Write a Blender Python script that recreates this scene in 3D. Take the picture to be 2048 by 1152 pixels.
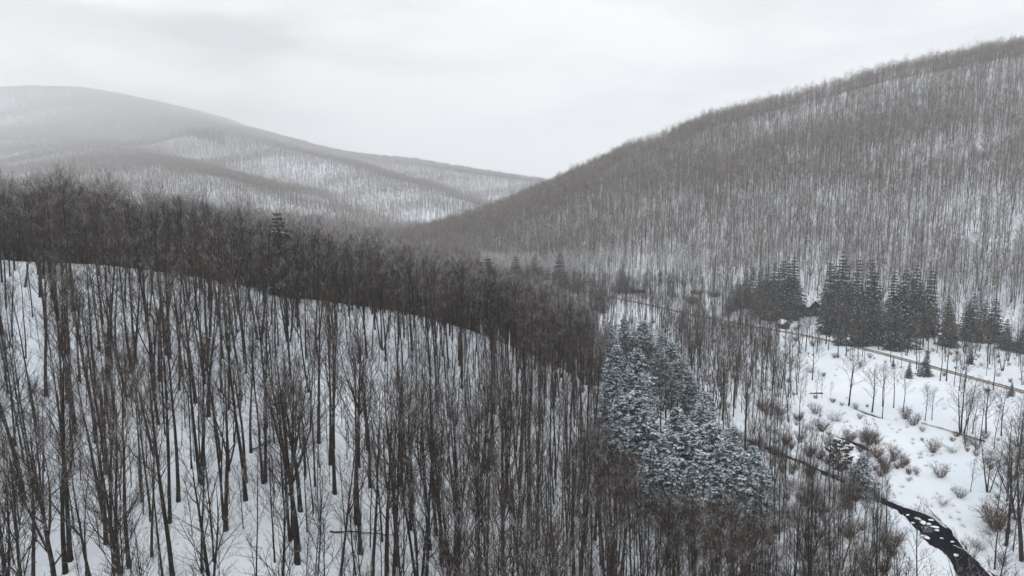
import bpy, math, random
import numpy as np
from mathutils import Vector, Matrix

# ------------------------------------------------------------------ camera, sky, sun, exposure
scene = bpy.context.scene
for o in list(bpy.data.objects):
    bpy.data.objects.remove(o)
COL = scene.collection
F = 1366.0                      # focal length in pixels of the 2048 px wide photograph
PITCH = math.atan(161.0 / F)    # the drone looks slightly down
cam_d = bpy.data.cameras.new('camera')
cam_d.sensor_width = 36.0
cam_d.lens = 36.0 * F / 2048.0
cam_d.clip_start = 0.5
cam_d.clip_end = 40000.0
cam = bpy.data.objects.new('camera', cam_d)
COL.objects.link(cam)
cam.location = (0, 0, 0)
cam.rotation_euler = (math.radians(90) - PITCH, 0, 0)
scene.camera = cam

SUN_EL, SUN_AZ = math.radians(50), math.radians(200)
world = bpy.data.worlds.new('World')
scene.world = world
world.use_nodes = True
nt = world.node_tree
nt.nodes.clear()
N = nt.nodes.new
out = N('ShaderNodeOutputWorld')
bg = N('ShaderNodeBackground')
sky = N('ShaderNodeTexSky')
sky.sky_type = 'NISHITA'
sky.sun_disc = False
sky.sun_elevation = SUN_EL
sky.sun_rotation = SUN_AZ
tc = N('ShaderNodeTexCoord')
mp = N('ShaderNodeMapping'); mp.inputs['Scale'].default_value = (1.0, 1.0, 4.2)
mp.inputs['Location'].default_value = (3.1, 0.4, 1.7)
nz = N('ShaderNodeTexNoise'); nz.inputs['Scale'].default_value = 2.4
nz.inputs['Detail'].default_value = 5.0; nz.inputs['Roughness'].default_value = 0.48
nz.inputs['Distortion'].default_value = 0.35
cr = N('ShaderNodeValToRGB')
cr.color_ramp.elements[0].position = 0.38; cr.color_ramp.elements[0].color = (6.3, 6.4, 6.5, 1)
cr.color_ramp.elements[1].position = 0.60; cr.color_ramp.elements[1].color = (9.9, 9.87, 9.82, 1)
mx = N('ShaderNodeMix'); mx.data_type = 'RGBA'; mx.inputs[0].default_value = 0.93
L = nt.links.new
L(tc.outputs['Generated'], mp.inputs[0]); L(mp.outputs[0], nz.inputs['Vector'])
L(nz.outputs['Fac'], cr.inputs[0])
L(sky.outputs[0], mx.inputs[6]); L(cr.outputs[0], mx.inputs[7])
L(mx.outputs[2], bg.inputs['Color'])
bg.inputs['Strength'].default_value = 0.12
L(bg.outputs[0], out.inputs['Surface'])

sun_d = bpy.data.lights.new('sun', 'SUN')
sun_d.energy = 1.3
sun_d.angle = math.radians(30)
sun_d.color = (1.0, 0.97, 0.93)
sun = bpy.data.objects.new('sun', sun_d)
COL.objects.link(sun)
_sd = Vector((math.sin(SUN_AZ) * math.cos(SUN_EL), math.cos(SUN_AZ) * math.cos(SUN_EL), math.sin(SUN_EL)))
sun.rotation_euler = _sd.to_track_quat('Z', 'Y').to_euler()
scene.view_settings.view_transform = 'Standard'
scene.view_settings.look = 'None'
scene.view_settings.exposure = 0.0
scene.view_settings.gamma = 1.0
scene.cycles.volume_bounces = 2
scene.cycles.max_bounces = 6
scene.cycles.diffuse_bounces = 3
scene.cycles.adaptive_threshold = 0.008

# ------------------------------------------------------------------ terrain as a height function
rng = np.random.default_rng(7)
FLOOR = -56.0
HAZE = 0.00025


def P(px, py, D):
    """world point seen at photo pixel (px, py) at forward distance D"""
    u = (px - 1024.0) / F; v = -(py - 576.0) / F
    c, s = math.cos(PITCH), math.sin(PITCH)
    k = D / (c + v * s)
    return (u * k, D, (-s + v * c) * k)


def slope_(py):
    """height per metre of forward distance along the ray through photo row py"""
    v = -(np.asarray(py, float) - 576.0) / F
    c, s = math.cos(PITCH), math.sin(PITCH)
    return (-s + v * c) / (c + v * s)


def project(x, y, z):
    c, s = math.cos(PITCH), math.sin(PITCH)
    dep = y * c - z * s
    up = y * s + z * c
    return 1024.0 + F * x / dep, 576.0 - F * up / dep


def smooth(a, b, x):
    t = np.clip((x - a) / (b - a), 0, 1)
    return t * t * (3 - 2 * t)


class ValueNoise:
    def __init__(self, seed):
        r = np.random.default_rng(seed)
        self.t = r.random((256, 256))

    def one(self, x, y):
        xi = np.floor(x).astype(np.int64); yi = np.floor(y).astype(np.int64)
        fx = x - xi; fy = y - yi
        fx = fx * fx * (3 - 2 * fx); fy = fy * fy * (3 - 2 * fy)
        t = self.t
        a = t[xi & 255, yi & 255]; b = t[(xi + 1) & 255, yi & 255]
        c = t[xi & 255, (yi + 1) & 255]; d = t[(xi + 1) & 255, (yi + 1) & 255]
        return (a * (1 - fx) + b * fx) * (1 - fy) + (c * (1 - fx) + d * fx) * fy - 0.5

    def __call__(self, x, y, s, octv=3):
        v = 0; a = 1.0
        x = x / s; y = y / s
        for k in range(octv):
            v = v + a * self.one(x + 17.3 * k, y + 5.7 * k)
            x = x * 2.03; y = y * 2.03; a *= 0.5
        return v


NZ = ValueNoise(3); NZ2 = ValueNoise(11)

# near spur: thin plate spline through surveyed points
_near = [P(*q) for q in [
    (-500, 470, 150), (-200, 500, 150), (0, 522, 150), (180, 530, 150), (320, 548, 150), (450, 575, 150), (560, 602, 150),
    (780, 632, 155), (960, 668, 165), (1100, 722, 180), (1200, 775, 190),
    (-400, 1152, 60), (0, 1152, 62), (350, 1152, 62), (700, 1152, 66), (1000, 1152, 76), (1200, 1152, 84), (1400, 1152, 94),
    (0, 790, 95), (350, 815, 95), (700, 850, 100), (1000, 905, 115)]]
_near += [(-160, 0, -40), (-60, 0, -45), (0, 0, -48), (60, 0, -53), (120, 0, -56), (0, -90, -56), (-120, -90, -50), (120, -90, -56),
          (-130, 215, -30), (-70, 210, -36), (0, 225, -48), (-130, 270, -50), (-60, 270, -55), (20, 270, -56), (-260, 270, -50),
          (-260, 150, -10), (-260, 60, -26), (-260, -60, -36),
          (45, 210, -56), (38, 165, -51.5), (42, 130, -52), (60, 95, -56), (70, 130, -56), (70, 180, -56), (100, 100, -56), (110, 170, -56),
          (100, 260, -56), (160, 160, -56), (160, 60, -56), (-60, 330, -56), (-200, 330, -56), (100, 330, -56)]
_near = np.array(_near)


def _tps(r):
    return np.where(r > 1e-9, r * r * np.log(r + 1e-9), 0.0)


def _tps_fit(pts, lam=20.0):
    n = len(pts); X = pts[:, :2] / 100.0
    r = np.linalg.norm(X[:, None] - X[None], axis=2)
    A = np.zeros((n + 3, n + 3)); A[:n, :n] = _tps(r) + np.eye(n) * lam * 1e-4
    A[:n, n] = 1; A[:n, n + 1:] = X; A[n, :n] = 1; A[n + 1:, :n] = X.T
    b = np.zeros(n + 3); b[:n] = pts[:, 2]
    return X, np.linalg.solve(A, b)


_TX, _TW = _tps_fit(_near)


def near_h(x, y):
    x = np.asarray(x, float) / 100.0; y = np.asarray(y, float) / 100.0
    h = _TW[len(_TX)] + _TW[len(_TX) + 1] * x + _TW[len(_TX) + 2] * y
    for i in range(len(_TX)):
        h = h + _TW[i] * _tps(np.hypot(x - _TX[i, 0], y - _TX[i, 1]))
    return h


def polydist(x, y, pts):
    """distance to a polyline and the values (columns 2..) interpolated at the nearest point"""
    best = np.full(np.shape(x), 1e18); vals = [np.zeros(np.shape(x)) for _ in range(pts.shape[1] - 2)]
    for a, b in zip(pts[:-1], pts[1:]):
        dx, dy = b[0] - a[0], b[1] - a[1]
        t = np.clip(((x - a[0]) * dx + (y - a[1]) * dy) / (dx * dx + dy * dy + 1e-9), 0, 1)
        d = np.hypot(x - a[0] - t * dx, y - a[1] - t * dy)
        m = d < best
        best = np.where(m, d, best)
        for k in range(len(vals)):
            vals[k] = np.where(m, a[2 + k] + t * (b[2 + k] - a[2 + k]), vals[k])
    return best, vals


def softdist(x, y, pts):
    """like polydist, but the crest values blend between segments, so slopes carry no steps"""
    ds, vs = [], []
    for a, b in zip(pts[:-1], pts[1:]):
        dx, dy = b[0] - a[0], b[1] - a[1]
        t = np.clip(((x - a[0]) * dx + (y - a[1]) * dy) / (dx * dx + dy * dy + 1e-9), 0, 1)
        ds.append(np.hypot(x - a[0] - t * dx, y - a[1] - t * dy))
        vs.append([a[2 + k] + t * (b[2 + k] - a[2 + k]) for k in range(2)])
    dm = np.min(ds, axis=0)
    sw = 0; acc = [0, 0]
    for d, v in zip(ds, vs):
        w = np.exp(-(d - dm) / (0.10 * dm + 3.0))
        sw = sw + w; acc = [acc[k] + w * v[k] for k in range(2)]
    return dm, (acc[0] / sw, acc[1] / sw)


def crest(lst):
    """(px, py, D, half width) -> (x, y, z, w)"""
    return np.array([P(a, b, c) + (w,) for a, b, c, w in lst])


HILLS = [
    # right hill
    crest([(885, 512, 1130, 130), (980, 470, 1060, 200), (1040, 425, 1020, 260), (1100, 388, 980, 310), (1200, 343, 940, 350), (1300, 300, 900, 390),
           (1450, 247, 850, 420), (1620, 203, 810, 450), (1800, 158, 780, 470), (2048, 108, 740, 480), (2400, 60, 720, 480), (3200, 70, 700, 480)]),
    # middle spur
    crest([(240, 200, 4700, 2400), (330, 232, 4000, 1900), (390, 254, 3200, 1400), (440, 272, 2600, 900), (600, 316, 2200, 700), (750, 360, 1950, 560), (850, 391, 1750, 420), (905, 420, 1640, 300), (970, 457, 1540, 200), (1010, 480, 1500, 150)]),
    # nearer spur
    crest([(150, 262, 3200, 1500), (215, 296, 2500, 1100), (280, 325, 2000, 800), (345, 345, 1700, 600), (430, 367, 1480, 450), (560, 420, 1300, 300), (650, 460, 1200, 220), (730, 492, 1120, 160)]),
    # hill behind
    crest([(430, 266, 3400, 900), (530, 285, 3200, 800), (700, 320, 3000, 800), (900, 342, 2700, 800), (1000, 356, 2500, 800), (1075, 378, 2350, 700), (1150, 410, 2250, 500)]),
    # big mountain
    crest([(-900, 260, 5400, 3200), (-300, 216, 5200, 3200), (0, 202, 5200, 3200), (200, 189, 5200, 3200), (300, 211, 5000, 2900), (420, 256, 4600, 2300), (520, 300, 4200, 1500)]),
    # far end of the valley
    crest([(700, 372, 6500, 1500), (1000, 368, 6300, 1500), (1130, 364, 6200, 1500), (1400, 372, 6300, 1500)]),
]


def hills_h(x, y):
    res = np.full(np.shape(x), -1e9)
    k = 9.0
    acc = np.exp(np.zeros(np.shape(x)))  # floor term exp(0)
    for i, H in enumerate(HILLS):
        d, (z, w) = softdist(x, y, H)
        wob = 1.0 + (0.13 if i == 0 else 0.30) * NZ(x, y, 260.0 if i in (0, 2) else 520.0, 3)
        u = d / w * wob
        rc = 0.05 if i == 0 else 0.15
        rnd = np.sqrt(u * u + rc * rc) - rc
        prof = np.clip(1 - rnd, 0, 1) ** 1.12
        h = (z - FLOOR) * prof
        rel = np.clip(u * 4, 0, 1) * np.clip((1 - u) * 5, 0, 1)
        h = h + rel * NZ2(x, y, 140.0 if i == 0 else 330.0, 4) * (6.0 if i == 0 else 20.0 if i == 4 else 16.0)
        acc = acc + np.where(h > 0.01, np.exp(np.clip(h, 0, 900) / k) - 1.0, 0)
    return k * np.log(acc)


STREAMS = []      # filled below: arrays x, y, half width, depth


def base_h(x, y):
    x = np.asarray(x, float); y = np.asarray(y, float)
    r = np.hypot(x - 0, y)
    wn = 1 - smooth(270, 330, y)
    wn = wn * (1 - smooth(150, 190, x)) * (1 - smooth(-90, -160, y)) * (1 - smooth(300, 420, -x))
    h = hills_h(x, y) * smooth(230, 420, np.hypot(x - 40, y)) 
    left = np.clip((-x - 150) * 0.05, 0, 12) * (1 - wn)
    z = FLOOR + h + left
    n = near_h(np.clip(x, -430, 200), np.clip(y, -200, 340))
    n = np.maximum(n, FLOOR - 0.3)
    z = z * (1 - wn) + (n + h) * wn
    # small undulation
    z = z + 0.55 * NZ(x, y, 23.0, 3) + 0.9 * NZ2(x, y, 60.0, 2)
    z = z + 0.16 * NZ2(x, y, 3.1, 2) * (1 - smooth(180, 420, r))
    return z


def height(x, y):
    z = base_h(x, y)
    for pts, edge in STREAMS:
        m = (x > pts[:, 0].min() - 15) & (x < pts[:, 0].max() + 15) & (y > pts[:, 1].min() - 15) & (y < pts[:, 1].max() + 15)
        if not np.any(m):
            continue
        xs, ys = np.asarray(x)[m], np.asarray(y)[m]
        d, (w, dep, zw) = polydist(xs, ys, pts)
        d = d + edge * (NZ(xs, ys, 5.0, 3) + 0.5 * NZ2(xs, ys, 1.6, 2))
        bank = smooth(6.0, 1.0, d - w)
        zz = z[m]
        lvl = zw + 0.5 + 0.25 * NZ(xs, ys, 7.0, 2)
        zz = zz * (1 - bank) + lvl * bank
        zz = zz - dep * smooth(0.35, -0.35, d - w)
        z = z.copy(); z[m] = zz
    return z


def h1(x, y):
    return float(height(np.array([float(x)]), np.array([float(y)]))[0])


def hit(px, py, dmin=30.0, dmax=7000.0, fn=None):
    """ground point under a photo pixel"""
    fn = fn or height
    D = np.geomspace(dmin, dmax, 1500)
    u = (px - 1024.0) / F; v = -(py - 576.0) / F
    c, s = math.cos(PITCH), math.sin(PITCH)
    k = D / (c + v * s)
    x, y, z = u * k, D, (-s + v * c) * k
    g = fn(x, y)
    i = np.argmax(z < g)
    if i == 0:
        return None
    t = (z[i - 1] - g[i - 1]) / ((z[i - 1] - g[i - 1]) - (z[i] - g[i]))
    return (x[i - 1] + t * (x[i] - x[i - 1]), y[i - 1] + t * (y[i] - y[i - 1]), g[i - 1] + t * (g[i] - g[i - 1]))


def stream(lst, edge, fixed=None):
    pts = []
    for px, py, w, dep in lst:
        q = P(px, py, 100.0); k_ = (FLOOR - 0.6) / q[2] if fixed is not None else 1.0
        q = (q[0] * k_, q[1] * k_) if fixed is not None else hit(px, py + 6, dmin=80, fn=base_h)
        pts.append([q[0], q[1], w, dep, 0])
    # resample smoothly
    pts = np.array(pts)
    z = np.array([float(base_h(np.array([p[0]]), np.array([p[1]]))[0]) for p in pts])
    pts[:, 4] = np.minimum(z, FLOOR + 0.4) - 0.75
    pts[:, 4] = pts[:, 4].mean() if fixed is None else fixed
    out_ = [pts[0]]
    for i in range(len(pts) - 1):
        for t in np.linspace(0, 1, 7)[1:]:
            p0 = pts[max(i - 1, 0)]; p1 = pts[i]; p2 = pts[i + 1]; p3 = pts[min(i + 2, len(pts) - 1)]
            q = 0.5 * (2 * p1 + (p2 - p0) * t + (2 * p0 - 5 * p1 + 4 * p2 - p3) * t * t + (3 * p1 - p0 - 3 * p2 + p3) * t ** 3)
            out_.append(q)
    return np.array(out_), edge


_S = [stream([(1380, 845, .8, 1.3), (1460, 868, 1.0, 1.3), (1520, 892, 1.4, 1.3), (1600, 925, 1.5, 1.3), (1690, 966, 1.5, 1.3), (1770, 1006, 1.9, 1.3), (1832, 1036, 2.3, 1.3),
              (1864, 1062, 2.8, 1.3), (1900, 1092, 2.8, 1.3), (1930, 1125, 2.5, 1.3), (1985, 1190, 2.8, 1.3), (2040, 1270, 2.8, 1.3)], 1.5, FLOOR - 0.6),
      stream([(1500, 800, .0, 1.0), (1560, 822, .5, 1.0), (1625, 845, .6, 1.0), (1680, 862, .9, 1.0), (1730, 885, 1.0, 1.0), (1765, 915, .6, 1.0), (1790, 945, .0, 1.0)], .9),
      stream([(1600, 787, .0, 1.0), (1650, 789, .4, 1.0), (1700, 806, .7, 1.0), (1745, 822, .8, 1.0), (1800, 838, .0, 1.0), (1860, 848, .0, 1.0), (1920, 868, .2, 1.0), (1985, 888, .2, 1.0), (2048, 905, .0, 1.0)], .5)]
STREAMS = _S

# ------------------------------------------------------------------ helpers
def mk_mesh(name, V, T, mats=(), midx=None, smooth_=False):
    V = np.asarray(V, np.float32); T = np.asarray(T, np.int32)
    me = bpy.data.meshes.new(name)
    n = T.shape[1]
    me.vertices.add(len(V)); me.vertices.foreach_set('co', V.ravel())
    me.loops.add(T.size); me.loops.foreach_set('vertex_index', T.ravel())
    me.polygons.add(len(T)); me.polygons.foreach_set('loop_start', np.arange(0, T.size, n, dtype=np.int32))
    for m in mats:
        me.materials.append(m)
    if midx is not None:
        me.polygons.foreach_set('material_index', np.asarray(midx, np.int32))
    if smooth_:
        me.polygons.foreach_set('use_smooth', np.ones(len(T), bool))
    me.update(calc_edges=True)
    return me


def link(name, me, parent=None, **props):
    o = bpy.data.objects.new(name, me)
    COL.objects.link(o)
    if parent is not None:
        o.parent = parent
    for k, v in props.items():
        o[k] = v
    return o


class Geo:
    """collects triangles"""
    def __init__(self):
        self.V, self.T, self.n = [], [], 0

    def add(self, V, T):
        self.V.append(np.asarray(V, float)); self.T.append(np.asarray(T, int) + self.n); self.n += len(V)

    def tube(self, pts, rad, sides=4, cap=False):
        pts = np.asarray(pts, float); n = len(pts)
        d = np.gradient(pts, axis=0); d /= np.linalg.norm(d, axis=1)[:, None] + 1e-9
        ref = np.array([1.0, 0, 0]) if abs(d[0, 0]) < 0.8 else np.array([0, 1.0, 0])
        a = np.cross(d, ref); a /= np.linalg.norm(a, axis=1)[:, None] + 1e-9
        b = np.cross(d, a)
        th = np.arange(sides) * 2 * np.pi / sides
        V = pts[:, None] + np.asarray(rad, float)[:, None, None] * (np.cos(th)[None, :, None] * a[:, None] + np.sin(th)[None, :, None] * b[:, None])
        V = V.reshape(-1, 3)
        i = np.arange(n - 1)[:, None] * sides; j = np.arange(sides)[None]; j2 = (j + 1) % sides
        A, B, C_, D_ = (i + j).ravel(), (i + j2).ravel(), (i + sides + j2).ravel(), (i + sides + j).ravel()
        T = np.concatenate([np.stack([A, B, C_], 1), np.stack([A, C_, D_], 1)])
        if cap:
            V = np.vstack([V, pts[0], pts[-1]]); m = n * sides
            e = (n - 1) * sides
            jj = np.arange(sides)
            T = np.vstack([T, np.stack([(jj + 1) % sides, jj, np.full(sides, m)], 1), np.stack([e + jj, e + (jj + 1) % sides, np.full(sides, m + 1)], 1)])
        self.add(V, T)

    def spikes(self, base, tip, r):
        base = np.asarray(base, float); tip = np.asarray(tip, float); n = len(base)
        if n == 0:
            return
        d = tip - base; d /= np.linalg.norm(d, axis=1)[:, None] + 1e-9
        ref = np.where(np.abs(d[:, 2:3]) < 0.9, np.array([[0, 0, 1.0]]), np.array([[1.0, 0, 0]]))
        a = np.cross(d, ref); a /= np.linalg.norm(a, axis=1)[:, None] + 1e-9
        b = np.cross(d, a)
        r = np.broadcast_to(np.asarray(r, float), (n,))[:, None]
        V = np.stack([base + r * a, base + r * (-0.5 * a + 0.87 * b), base + r * (-0.5 * a - 0.87 * b), tip], 1).reshape(-1, 3)
        k = np.arange(n) * 4
        T = np.concatenate([np.stack([k, k + 1, k + 3], 1), np.stack([k + 1, k + 2, k + 3], 1), np.stack([k + 2, k, k + 3], 1)])
        self.add(V, T)

    def box(self, lo, hi, M=None):
        x0, y0, z0 = lo; x1, y1, z1 = hi
        V = np.array([(x0, y0, z0), (x1, y0, z0), (x1, y1, z0), (x0, y1, z0), (x0, y0, z1), (x1, y0, z1), (x1, y1, z1), (x0, y1, z1)], float)
        Q = [(0, 3, 2, 1), (4, 5, 6, 7), (0, 1, 5, 4), (1, 2, 6, 5), (2, 3, 7, 6), (3, 0, 4, 7)]
        T = [t for q in Q for t in ((q[0], q[1], q[2]), (q[0], q[2], q[3]))]
        self.add(V, T)

    def poly(self, V, faces):
        T = []
        for f in faces:
            for i in range(1, len(f) - 1):
                T.append((f[0], f[i], f[i + 1]))
        self.add(V, T)

    def mesh(self, name, mats, smooth_=False):
        return mk_mesh(name, np.vstack(self.V), np.vstack(self.T), mats, None, smooth_)

    def arrays(self):
        return np.vstack(self.V), np.vstack(self.T)


# ------------------------------------------------------------------ materials
def new_mat(name, rough=0.9, spec=0.2):
    m = bpy.data.materials.new(name); m.use_nodes = True
    n = m.node_tree; b = n.nodes['Principled BSDF']
    b.inputs['Roughness'].default_value = rough
    b.inputs['Specular IOR Level'].default_value = spec
    return m, n, b


def ramp(n, fac, c0, c1, p0=0.3, p1=0.7):
    r = n.nodes.new('ShaderNodeValToRGB')
    r.color_ramp.elements[0].position = p0; r.color_ramp.elements[0].color = (*c0, 1)
    r.color_ramp.elements[1].position = p1; r.color_ramp.elements[1].color = (*c1, 1)
    n.links.new(fac, r.inputs[0])
    return r.outputs[0]


def noise(n, scale, detail=3, coord='Object', rough=0.5):
    t = n.nodes.new('ShaderNodeTexCoord'); z = n.nodes.new('ShaderNodeTexNoise')
    z.inputs['Scale'].default_value = scale; z.inputs['Detail'].default_value = detail; z.inputs['Roughness'].default_value = rough
    n.links.new(t.outputs[coord], z.inputs['Vector'])
    return z.outputs['Fac']


def math_(n, op, a, b=None, clamp=False):
    m = n.nodes.new('ShaderNodeMath'); m.operation = op; m.use_clamp = clamp
    for i, v in enumerate((a, b)):
        if v is None:
            continue
        if isinstance(v, (int, float)):
            m.inputs[i].default_value = v
        else:
            n.links.new(v, m.inputs[i])
    return m.outputs[0]


def mixc(n, fac, a, b):
    m = n.nodes.new('ShaderNodeMix'); m.data_type = 'RGBA'
    if isinstance(fac, (int, float)):
        m.inputs[0].default_value = fac
    else:
        n.links.new(fac, m.inputs[0])
    for i, v in ((6, a), (7, b)):
        if isinstance(v, tuple):
            m.inputs[i].default_value = (*v, 1)
        else:
            n.links.new(v, m.inputs[i])
    return m.outputs[2]


SNOW_C = (0.86, 0.885, 0.92)


def bark_mat(name, c0, c1, snow=0.5, zmin=0.35, nscale=0.9, nthr=0.52, var=0.35):
    """bark with snow lying where the surface faces up and the snow has held"""
    m, n, b = new_mat(name)
    col = ramp(n, noise(n, 2.2, 4), c0, c1, 0.35, 0.7)
    oi = n.nodes.new('ShaderNodeObjectInfo')
    hv = n.nodes.new('ShaderNodeHueSaturation')
    n.links.new(math_(n, 'ADD', math_(n, 'MULTIPLY', oi.outputs['Random'], var * 2), 1 - var), hv.inputs['Value'])
    n.links.new(col, hv.inputs['Color'])
    g = n.nodes.new('ShaderNodeNewGeometry'); sp = n.nodes.new('ShaderNodeSeparateXYZ')
    n.links.new(g.outputs['Normal'], sp.inputs[0])
    up = n.nodes.new('ShaderNodeMapRange'); up.inputs['From Min'].default_value = zmin; up.inputs['From Max'].default_value = min(zmin + 0.3, 1.0)
    n.links.new(sp.outputs['Z'], up.inputs['Value'])
    nn = n.nodes.new('ShaderNodeMapRange'); nn.inputs['From Min'].default_value = nthr; nn.inputs['From Max'].default_value = nthr + 0.06
    n.links.new(noise(n, nscale, 3), nn.inputs['Value'])
    f = math_(n, 'MULTIPLY', math_(n, 'MULTIPLY', up.outputs[0], nn.outputs[0]), snow)
    n.links.new(mixc(n, f, hv.outputs[0], SNOW_C), b.inputs['Base Color'])
    return m


M_BARK = bark_mat('bark', (0.013, 0.010, 0.009), (0.046, 0.037, 0.032), 0.9, 0.35, 0.8, 0.50)
M_TWIG = bark_mat('twigs', (0.028, 0.020, 0.016), (0.070, 0.051, 0.041), 0.9, 0.45, 0.6, 0.54, 0.5)
M_TWIGSNOW = bark_mat('snowy_twigs', (0.10, 0.088, 0.080), (0.16, 0.145, 0.135), 0.95, 0.25, 0.7, 0.40)
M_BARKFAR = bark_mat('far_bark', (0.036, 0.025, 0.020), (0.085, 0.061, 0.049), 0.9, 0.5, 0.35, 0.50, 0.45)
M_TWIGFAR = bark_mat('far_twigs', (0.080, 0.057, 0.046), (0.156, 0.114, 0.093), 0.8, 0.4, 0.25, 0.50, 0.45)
M_CREST = bark_mat('crest_twigs', (0.044, 0.034, 0.029), (0.100, 0.077, 0.065), 0.92, 0.36, 0.45, 0.51, 0.5)
M_RIMEHAZE = bark_mat('rime_haze_twigs', (0.16, 0.145, 0.14), (0.30, 0.285, 0.28), 0.9, 0.3, 0.25, 0.45, 0.25)  # rime tone that also puts the far slopes' missing haze into the colour
M_BIRCH = bark_mat('pale_bark', (0.16, 0.15, 0.14), (0.36, 0.35, 0.335), 0.8, 0.4, 0.8, 0.5)
M_SHRUB = bark_mat('shrub_twigs', (0.075, 0.055, 0.045), (0.13, 0.10, 0.085), 0.5, 0.6, 0.9, 0.55)
M_BROWN = bark_mat('rusty_twigs', (0.085, 0.048, 0.032), (0.15, 0.09, 0.06), 0.2, 0.7, 0.9, 0.6)
M_GRASS = bark_mat('dry_grass', (0.24, 0.18, 0.13), (0.38, 0.30, 0.23), 0.3, 0.7, 0.9, 0.6)


def needle_mat(name, c0, c1, thr, band=None):
    m, n, b = new_mat(name)
    col = ramp(n, noise(n, 1.6, 4), c0, c1, 0.3, 0.7)
    g = n.nodes.new('ShaderNodeNewGeometry'); sp = n.nodes.new('ShaderNodeSeparateXYZ')
    n.links.new(g.outputs['Normal'], sp.inputs[0])
    up = n.nodes.new('ShaderNodeMapRange'); up.inputs['From Min'].default_value = 0.30; up.inputs['From Max'].default_value = 0.75
    n.links.new(sp.outputs['Z'], up.inputs['Value'])
    nn = n.nodes.new('ShaderNodeMapRange'); nn.inputs['From Min'].default_value = thr; nn.inputs['From Max'].default_value = thr + 0.08
    n.links.new(noise(n, 1.5, 4, rough=0.65), nn.inputs['Value'])
    f = math_(n, 'MULTIPLY', up.outputs[0], nn.outputs[0])
    n.links.new(mixc(n, f, col, (0.64, 0.73, 0.80)), b.inputs['Base Color'])
    return m


M_HEM = needle_mat('hemlock_needles', (0.014, 0.028, 0.030), (0.036, 0.062, 0.066), 0.44)
M_SPR = needle_mat('spruce_needles', (0.016, 0.024, 0.021), (0.036, 0.046, 0.040), 0.54)
M_PINE = needle_mat('pine_needles', (0.018, 0.030, 0.026), (0.040, 0.058, 0.050), 0.60)

# snow ground
M_SNOW, n, b = new_mat('snow', 0.75, 0.25)
c = ramp(n, noise(n, 0.035, 4), (0.72, 0.795, 0.875), (0.82, 0.868, 0.922), 0.35, 0.65)
# leaves, twigs and stems poking through the thin snow of the woods
lit = n.nodes.new('ShaderNodeMapRange'); lit.inputs['From Min'].default_value = 0.62; lit.inputs['From Max'].default_value = 0.70
n.links.new(noise(n, 1.7, 6, rough=0.75), lit.inputs['Value'])
att = n.nodes.new('ShaderNodeAttribute'); att.attribute_name = 'litter'
fac = math_(n, 'MULTIPLY', lit.outputs[0], att.outputs['Fac'])
c2 = mixc(n, fac, c, (0.16, 0.12, 0.10))
n.links.new(c2, b.inputs['Base Color'])
bp = n.nodes.new('ShaderNodeBump'); bp.inputs['Strength'].default_value = 0.6; bp.inputs['Distance'].default_value = 0.25
n.links.new(noise(n, 0.9, 5, rough=0.6), bp.inputs['Height']); n.links.new(bp.outputs[0], b.inputs['Normal'])

M_WATER, n, b = new_mat('water', 0.08, 0.0)
b.inputs['Base Color'].default_value = (0.003, 0.006, 0.011, 1)
bp = n.nodes.new('ShaderNodeBump'); bp.inputs['Strength'].default_value = 0.08; bp.inputs['Distance'].default_value = 0.03
n.links.new(noise(n, 2.0, 4), bp.inputs['Height']); n.links.new(bp.outputs[0], b.inputs['Normal'])

M_ROAD, n, b = new_mat('gravel_road', 0.95)
c = ramp(n, noise(n, 0.55, 5, rough=0.7), (0.105, 0.080, 0.060), (0.21, 0.170, 0.135), 0.35, 0.7)
at = n.nodes.new('ShaderNodeAttribute'); at.attribute_name = 'across'
w1 = n.nodes.new('ShaderNodeMapRange'); w1.inputs['From Min'].default_value = 0.70; w1.inputs['From Max'].default_value = 1.0
n.links.new(math_(n, 'ADD', at.outputs['Fac'], math_(n, 'MULTIPLY', math_(n, 'SUBTRACT', noise(n, 0.8, 4), 0.5), 0.8)), w1.inputs['Value'])
w2 = n.nodes.new('ShaderNodeMapRange'); w2.inputs['From Min'].default_value = 0.30; w2.inputs['From Max'].default_value = 0.02
n.links.new(math_(n, 'ADD', at.outputs['Fac'], math_(n, 'MULTIPLY', math_(n, 'SUBTRACT', noise(n, 0.5, 4), 0.5), 0.5)), w2.inputs['Value'])
fz = math_(n, 'MAXIMUM', w1.outputs[0], math_(n, 'MULTIPLY', w2.outputs[0], 0.55))
n.links.new(mixc(n, fz, c, (0.72, 0.73, 0.74)), b.inputs['Base Color'])


def plain(name, c0, c1=None, scale=3.0, rough=0.85):
    m, n, b = new_mat(name, rough)
    c1 = c1 or tuple(v * 0.75 for v in c0)
    n.links.new(ramp(n, noise(n, scale, 4), c1, c0), b.inputs['Base Color'])
    return m


M_ROOFSNOW = plain('roof_snow', (0.88, 0.89, 0.91), (0.83, 0.85, 0.88))
M_GREENW = plain('green_siding', (0.055, 0.070, 0.058))
M_BROWNW = plain('brown_siding', (0.11, 0.07, 0.05))
M_TANW = plain('tan_siding', (0.42, 0.36, 0.24), (0.34, 0.28, 0.18))
M_DARKW = plain('dark_siding', (0.045, 0.042, 0.042))
M_WHITEP = plain('white_trim', (0.78, 0.78, 0.76), (0.68, 0.68, 0.66))
M_GLASS, n, b = new_mat('window_glass', 0.1, 0.5); b.inputs['Base Color'].default_value = (0.03, 0.04, 0.06, 1)
M_ROCK = bark_mat('rock', (0.10, 0.10, 0.10), (0.22, 0.215, 0.21), 0.95, 0.45, 0.15, 0.38)
M_TYRE = plain('tyre', (0.02, 0.02, 0.02))
M_STONE = plain('chimney_stone', (0.20, 0.19, 0.18))

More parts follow.
